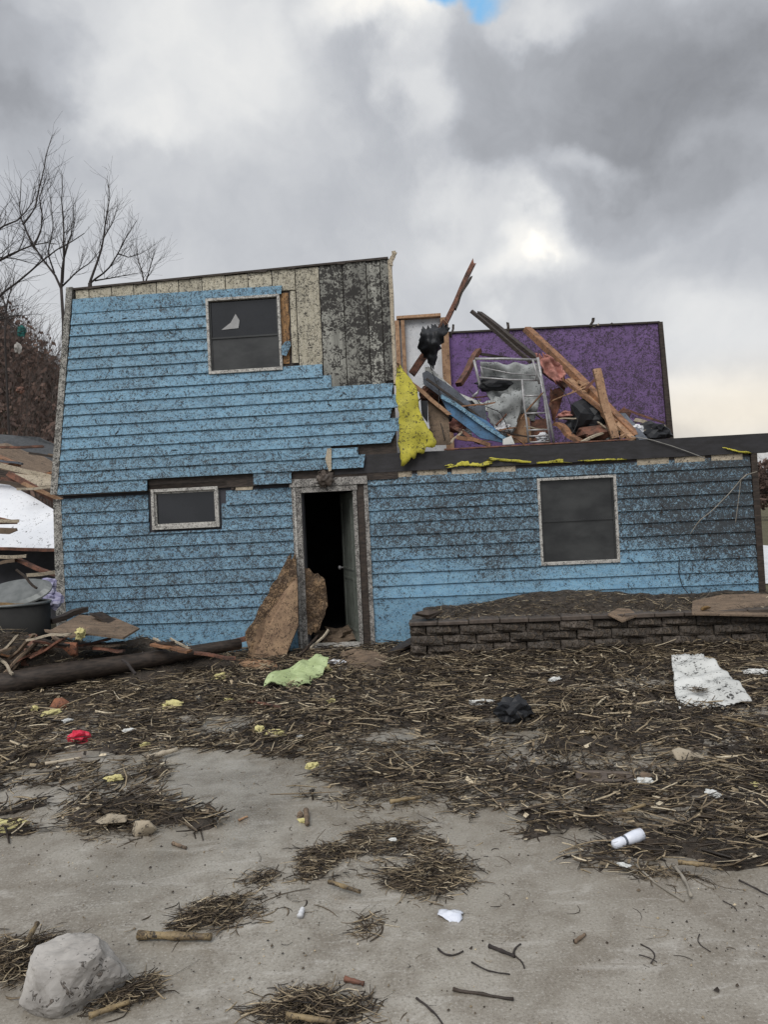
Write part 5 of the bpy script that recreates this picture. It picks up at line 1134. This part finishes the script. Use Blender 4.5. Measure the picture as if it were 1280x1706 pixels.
# single stalks and sticks
def stalk(p, q, r, label, mat='stalk', bend=0.0, cat='stalk', z=.012, sub=8):
    if mat == 'bark': r *= .75
    a, c = G(*p, z+r), G(*q, z+r); d = c-a; s = Vector((-d.y, d.x, 0)); pts = [a+d*(i/sub)+s*bend*math.sin(math.pi*i/sub)+Vector((0, 0, .004*noise.noise(Vector((i, a.x*9, 0))))) for i in range(sub+1)]
    rs = [r*(1+.22*(i % 4 == 0)-.25*i/sub+random.uniform(-.08, .08)) for i in range(sub+1)]
    return tag(B().tube(pts, rs, 7).put('stalk', mat, smooth=True), label, cat)
stalk((230, 1557), (352, 1560), .017, 'thick split corn stalk lying at the near end of a clump')
stalk((548, 1468), (600, 1485), .010, 'short yellow stalk in the left middle clump', z=.03)
stalk((650, 1335), (702, 1327), .012, 'yellow stalk at the edge of the mat in the middle', z=.03)
stalk((478, 1690), (560, 1702), .010, 'yellow stalk in the bottom clump', z=.05)
stalk((148, 1692), (215, 1668), .010, 'yellowish stalk under the grey rock', z=.02)
stalk((46, 1566), (62, 1538), .011, 'short tan stalk sticking up at the left edge clump', z=.07)
stalk((815, 1575), (858, 1592), .010, 'dark twig with a side shoot on the concrete', 'bark')
stalk((858, 1592), (874, 1612), .004, 'thin tail of the dark twig', 'bark', .1)
stalk((856, 1588), (868, 1572), .005, 'short side shoot of the dark twig', 'bark', .1)
stalk((755, 1648), (856, 1664), .006, 'straight brown stick by the bottom edge', 'darkwood', .01)
stalk((694, 1662), (738, 1706), .005, 'dark stick running to the bottom edge', 'bark', .05)
stalk((786, 1602), (850, 1622), .004, 'thin dark curved stem below the twig', 'bark', -.12)
stalk((958, 1568), (975, 1556), .008, 'small tan nub on the concrete at the right', 'plyrot')
stalk((1068, 1572), (1085, 1604), .0035, 'thin curled dark stem at the right', 'bark', .25)
stalk((1065, 1590), (1095, 1602), .0025, 'thin straight dark stem at the right', 'bark', .1)
stalk((1166, 1556), (1184, 1584), .003, 'curved dark stem near the right edge', 'bark', -.2)
stalk((1205, 1500), (1228, 1516), .003, 'short dark stem near the right edge', 'bark', .1)
stalk((1232, 1466), (1290, 1496), .005, 'straight dark stick at the right edge', 'bark', .02)
stalk((730, 1580), (772, 1584), .005, 'small curled dark root in front of the white wrapper', 'bark', -.35)
stalk((1122, 1440), (1152, 1492), .008, 'pale stick poking from the mat to the lower right', 'twigpale', .04, z=.02)
stalk((1060, 1440), (1140, 1500), .006, 'thin pale stem beside the pale stick', 'twigpale', -.05, z=.01)
stalk((1130, 1436), (1195, 1442), .011, 'tan stalk lying on the mat at the lower right', 'stalk', z=.05)
stalk((288, 1404), (310, 1412), .010, 'brown chip right of the pale stone', 'plyrot')
stalk((365, 1364), (382, 1358), .006, 'tiny pale chip on the concrete', 'lath')
stalk((398, 1366), (412, 1360), .007, 'tiny tan chip on the concrete', 'tanwood')
stalk((960, 1218), (1015, 1222), .014, 'pale yellow stalk on the mat in the middle right', z=.05)
stalk((245, 1262), (295, 1248), .020, 'grey flat stick at the edge of the straw mat', 'lath', z=.03)
stalk((75, 1272), (135, 1262), .012, 'pale stalk on the mud at the left', 'lath', z=.03)
stalk((510, 1350), (512, 1372), .016, 'small upright nub behind the left middle clump', 'plyrot')
stalk((414, 1168), (468, 1178), .016, 'reddish splinter on the mat left of the middle', 'redwood', z=.05)
stalk((1190, 1190), (1290, 1215), .010, 'long pale stalk on the mat at the right', z=.06)
stalk((1040, 1352), (1075, 1340), .010, 'short pale stalk on the right mat', z=.06)
stalk((500, 1525), (504, 1514), .012, 'small white chip by the split stalk clump', 'plaster')
stalk((575, 1630), (606, 1638), .010, 'small reddish scrap on the concrete below the middle', 'redwood')
# stones and man-made scraps
def rest(px, py, h=0.0): p = G(px, py, .01+h); return p
rk = lump('rock', rest(130, 1655)+Vector((0, 0, .07)), (.185, .13, .115), 'rock', 'large pale grey rock at the bottom left', 'rock', hull=24, amp=.16, freq=1.6, rot=.3)
bm = bmesh.new(); bmesh.ops.create_icosphere(bm, subdivisions=5, radius=1); rr_ = random.Random(5)
cuts_ = [(Vector((rr_.gauss(0, 1), rr_.gauss(0, 1), rr_.gauss(0, .8))).normalized(), rr_.uniform(.62, .86)) for _ in range(16)]
for v in bm.verts:
    for n_, d_ in cuts_:
        e_ = v.co.dot(n_)-d_
        if e_ > 0: v.co -= n_*e_*.93
    v.co = Vector((v.co.x*.22, v.co.y*.15, v.co.z*.145)); q = v.co*14; u_ = v.co.normalized()
    v.co += u_*(.010*noise.noise(q)+.006*noise.noise(q*2.7)+.003*noise.noise(q*7))
bm.to_mesh(rk.data); bm.free()
lump('rock', rest(240, 1392)+Vector((0, 0, .050)), (.085, .05, .068), 'tanrock', 'pale angular stone standing in the left straw heap', 'rock', hull=13, amp=.1, rot=.2)
lump('rock', rest(185, 1365, .05), (.13, .08, .03), 'tanrock', 'flat tan stone half buried in the left straw heap', 'rock', hull=14, rot=.1)
lump('rock', rest(1145, 1256, .05), (.13, .08, .045), 'tanrock', 'ochre stone on the mat at the right', 'rock', hull=14)
lump('brick', rest(98, 1172, .06), (.13, .08, .065), 'brick', 'reddish brown brick on the mat at the left', 'brick', hull=14, amp=.06)
flat('foam_board', [G(-60, 1378, .03), G(10, 1384, .03), G(50, 1368, .03), G(30, 1362, .03), G(-60, 1366, .03)], 'yellowfoam', .015, 'pale flat board at the left edge of the concrete', 'board', .004)
foam = [(190, 1296, .055), (85, 1188, .09), (58, 1180, .06), (288, 1174, .11), (368, 1127, .10), (432, 1214, .06), (458, 1222, .08), (242, 1240, .04), (552, 1168, .06), (380, 1166, .05), (520, 1275, .05), (1262, 1310, .05), (505, 1366, .03)]
foam_l = ['under the thin straw drift on the left', 'right of the brown brick', 'just in front of the brown brick', 'in the middle of the left mat', 'near the yellowish plank', 'left of a close pair in mid mat', 'right of a close pair in mid mat', 'at the edge of the left bare patch', 'behind the middle of the mat', 'left of the reddish splinter', 'where the mat meets bare concrete', 'at the far right edge of the mat', 'alone on the concrete in the middle']
for i, (px, py, r) in enumerate(foam):
    lump('foam_scrap', rest(px, py, .045 if py < 1300 else .01), (r, r*.6, r*.35), 'yellowfoam', 'pale yellow foam crumb '+foam_l[i], 'foam', amp=.6, group='yellow foam crumbs on the straw', rot=i)
whites = [(802, 1170, .09, 'left of the black bag'), (1190, 1322, .05, 'in the lower right mat'), (500, 1226, .03, 'in mid mat behind the bare concrete'), (655, 1398, .02, 'in the middle clump'), (330, 1162, .05, 'before the leaning board'), (925, 1132, .07, 'below the block wall'), (1262, 1120, .10, 'right of the white metal sheet'), (600, 1098, .04, 'beside the brown slab'), (215, 1216, .05, 'right of the red scrap'), (1040, 1440, .03, 'at the lower edge of the right mat'), (112, 1200, .05, 'above the red scrap'), (1075, 1300, .05, 'right of the hollow block')]
for i, (px, py, r, lb) in enumerate(whites):
    lump('paper_scrap', rest(px, py, .045), (r, r*.6, r*.3), 'whitemetal', 'crumpled off-white scrap '+lb, 'scrap', amp=.6, group='off-white scraps in the straw', rot=i*2.)
for i, (px, py, r, lb) in enumerate([(1075, 1292, .06, 'behind the hollow block'), (1120, 1120, .05, 'below the wall beside the white metal sheet'), (860, 1188, .07, 'in front of the black bag'), (650, 1200, .05, 'in the middle of the mat'), (540, 1206, .05, 'in front of the green sheet'), (900, 1300, .05, 'left of the hollow block')]):
    lump('wood_chip', rest(px, py, .045), (r, r*.5, r*.35), 'plyrot', 'brown wood chip '+lb, 'wood chip', hull=12, group='wood chips in the straw')
lump('red_scrap', rest(131, 1228, .05), (.075, .05, .055), 'redplastic', 'bright red plastic scrap on the mat at the left', 'plastic', amp=.6)
lump('black_bag', rest(856, 1184, .09), (.14, .10, .10), 'blackcloth', 'crumpled black plastic bag in the middle of the straw', 'bag', amp=.55, freq=2.5)
# white sheet metal with a mud-filled hole
wl = [D(1132, 1184, 6.0), D(1123, 1140, 6.6), D(1119, 1094, 7.2)]
wr = [D(1252, 1172, 6.05), D(1226, 1136, 6.35), D(1176, 1091, 7.2)]
sheet('sheet_metal', [wl[2], wl[1], wl[0]], [wr[2]+Vector((0, .05, 0)), wr[1], wr[0]], 'whitemetal', 30, 30, .034, 3.2, .006, 'curled white metal sheet lying on the straw at the right', 'sheet metal', rag=.012)
P_ = D(1163, 1158, 6.3)+Vector((0, -.03, .015)); n = 90
o = strands('straw_clump', rng.normal(0, .03, (n, 3))*np.array([1, 1, .3])+np.array([0, 0, .04]), rng.uniform(0, 6.28, n), rng.normal(0, .3, n), rng.uniform(.03, .12, n), rng.uniform(.003, .007, n), rng.normal(0, .3, n)); o.location = P_
tag(o, 'small dark tuft of straw lying on the white metal sheet', 'straw clump'); o['kind'] = 'thing'
# hollow concrete block, half buried
hb = G(1008, 1318, -.045); cb = empty('cinder_block', hb, -.25); tag(cb, 'dark hollow concrete block half buried in the straw mat', 'cinder block')
b = B(); b.box(-.17, .17, -.09, -.055, 0, .10); b.box(-.17, .17, .055, .09, 0, .10); b.box(-.17, -.13, -.055, .055, 0, .10); b.box(.13, .17, -.055, .055, 0, .10); b.box(-.02, .02, -.055, .055, 0, .10)
bevel(b.put('block_body', 'cap', cb), .005)
# crushed white can
cn_ = rest(1046, 1398, .055); b = B(); d = Vector((.085, .03, .012)); pts = [cn_-d, cn_-d*.9, cn_-d*.35, cn_-d*.2, cn_-d*.05, cn_+d*.5, cn_+d*.95, cn_+d]
o = tag(b.tube(pts, [.008, .022, .026, .017, .026, .031, .029, .012], 12).put('crushed_can', 'plastic', smooth=True), 'crushed white can lying on the edge of the straw mat', 'can')
bb = B().tube([cn_-d*.23, cn_-d*.12], [.0235, .0235], 12).put('dark_band', 'greyboard'); bb.parent = o; bb.location = bb.location-o.location
sheet('plastic_wrapper', [G(728, 1524, .015), G(732, 1512, .03), G(742, 1508, .03)], [G(752, 1536, .015), G(768, 1530, .03), G(772, 1520, .015)], 'plastic', 10, 8, .012, 14, .003, 'small clear-white plastic wrapper on the bare concrete', 'wrapper', rag=.05)
lump('debris_lump', rest(500, 1360), (.02, .02, .03), 'plyrot', 'tiny brown nub behind the middle straw', 'clod')

# litter caught on the earth heaps
P0 = np.concatenate(HEAPS); P0 = P0[rng.integers(0, len(P0), 5200)]+rng.normal(0, .03, (5200, 3))*np.array([1, 1, .3])+np.array([0, 0, .02]); n = len(P0)
tag(strands('heap_litter', P0, rng.uniform(0, 6.28, n), rng.normal(0, .3, n), np.minimum(rng.gamma(2.2, .05, n)+.03, .45), rng.uniform(.006, .016, n), rng.normal(0, .18, n)), 'straw and twigs strewn over the earth heap below the left corner', 'straw', kind='stuff')

xx = rng.uniform(xw_l+.2, 5.2, 2600); yy = rng.uniform(RW+.1, -.12, 2600); s_ = (yy-RW-.22)/(.87)
zz_l = (zc-.035)*(1-s_)+(zc+.02+.16*np.exp(-((xx-2.25)/1.0)**2)+.06*np.exp(-((xx-4.3)/.9)**2))*s_+rng.uniform(0, .03, 2600); zz_l = np.where(yy < RW+.27, zc+.004, zz_l)
P0 = np.array(HO)[None, :]+xx[:, None]*np.array(HU)+yy[:, None]*np.array(HN)+np.stack([0*zz_l, 0*zz_l, zz_l], 1)
tag(strands('bed_litter', P0, rng.uniform(0, 6.28, 2600), rng.normal(0, .3, 2600), np.minimum(rng.gamma(2, .035, 2600)+.02, .3), rng.uniform(.004, .012, 2600), rng.normal(0, .2, 2600)), 'twigs and straw strewn over the soil and capping of the block wall', 'straw', kind='stuff')

# litter banked against the foot of the block wall
n = 5200; xx = rng.uniform(xw_l-.3, 5.4, n); yy = RW-.02-rng.random(n)**1.6*.55; zz_l = .02+(.17-.30*(RW-yy))*np.clip(vnoise(xx*2+40, yy*2+40, 61)*1.5-.1, 0, 1)*rng.random(n); zz_l = np.maximum(zz_l, .02)
P0 = np.array(HO)[None, :]+xx[:, None]*np.array(HU)+yy[:, None]*np.array(HN)+np.stack([0*zz_l, 0*zz_l, zz_l], 1)
tag(strands('banked_litter', P0, rng.normal(0, .7, n), rng.normal(0, .3, n), np.minimum(rng.gamma(2.2, .05, n)+.03, .4), rng.uniform(.006, .017, n), rng.normal(0, .15, n)), 'straw banked up against the foot of the block wall', 'straw', kind='stuff')
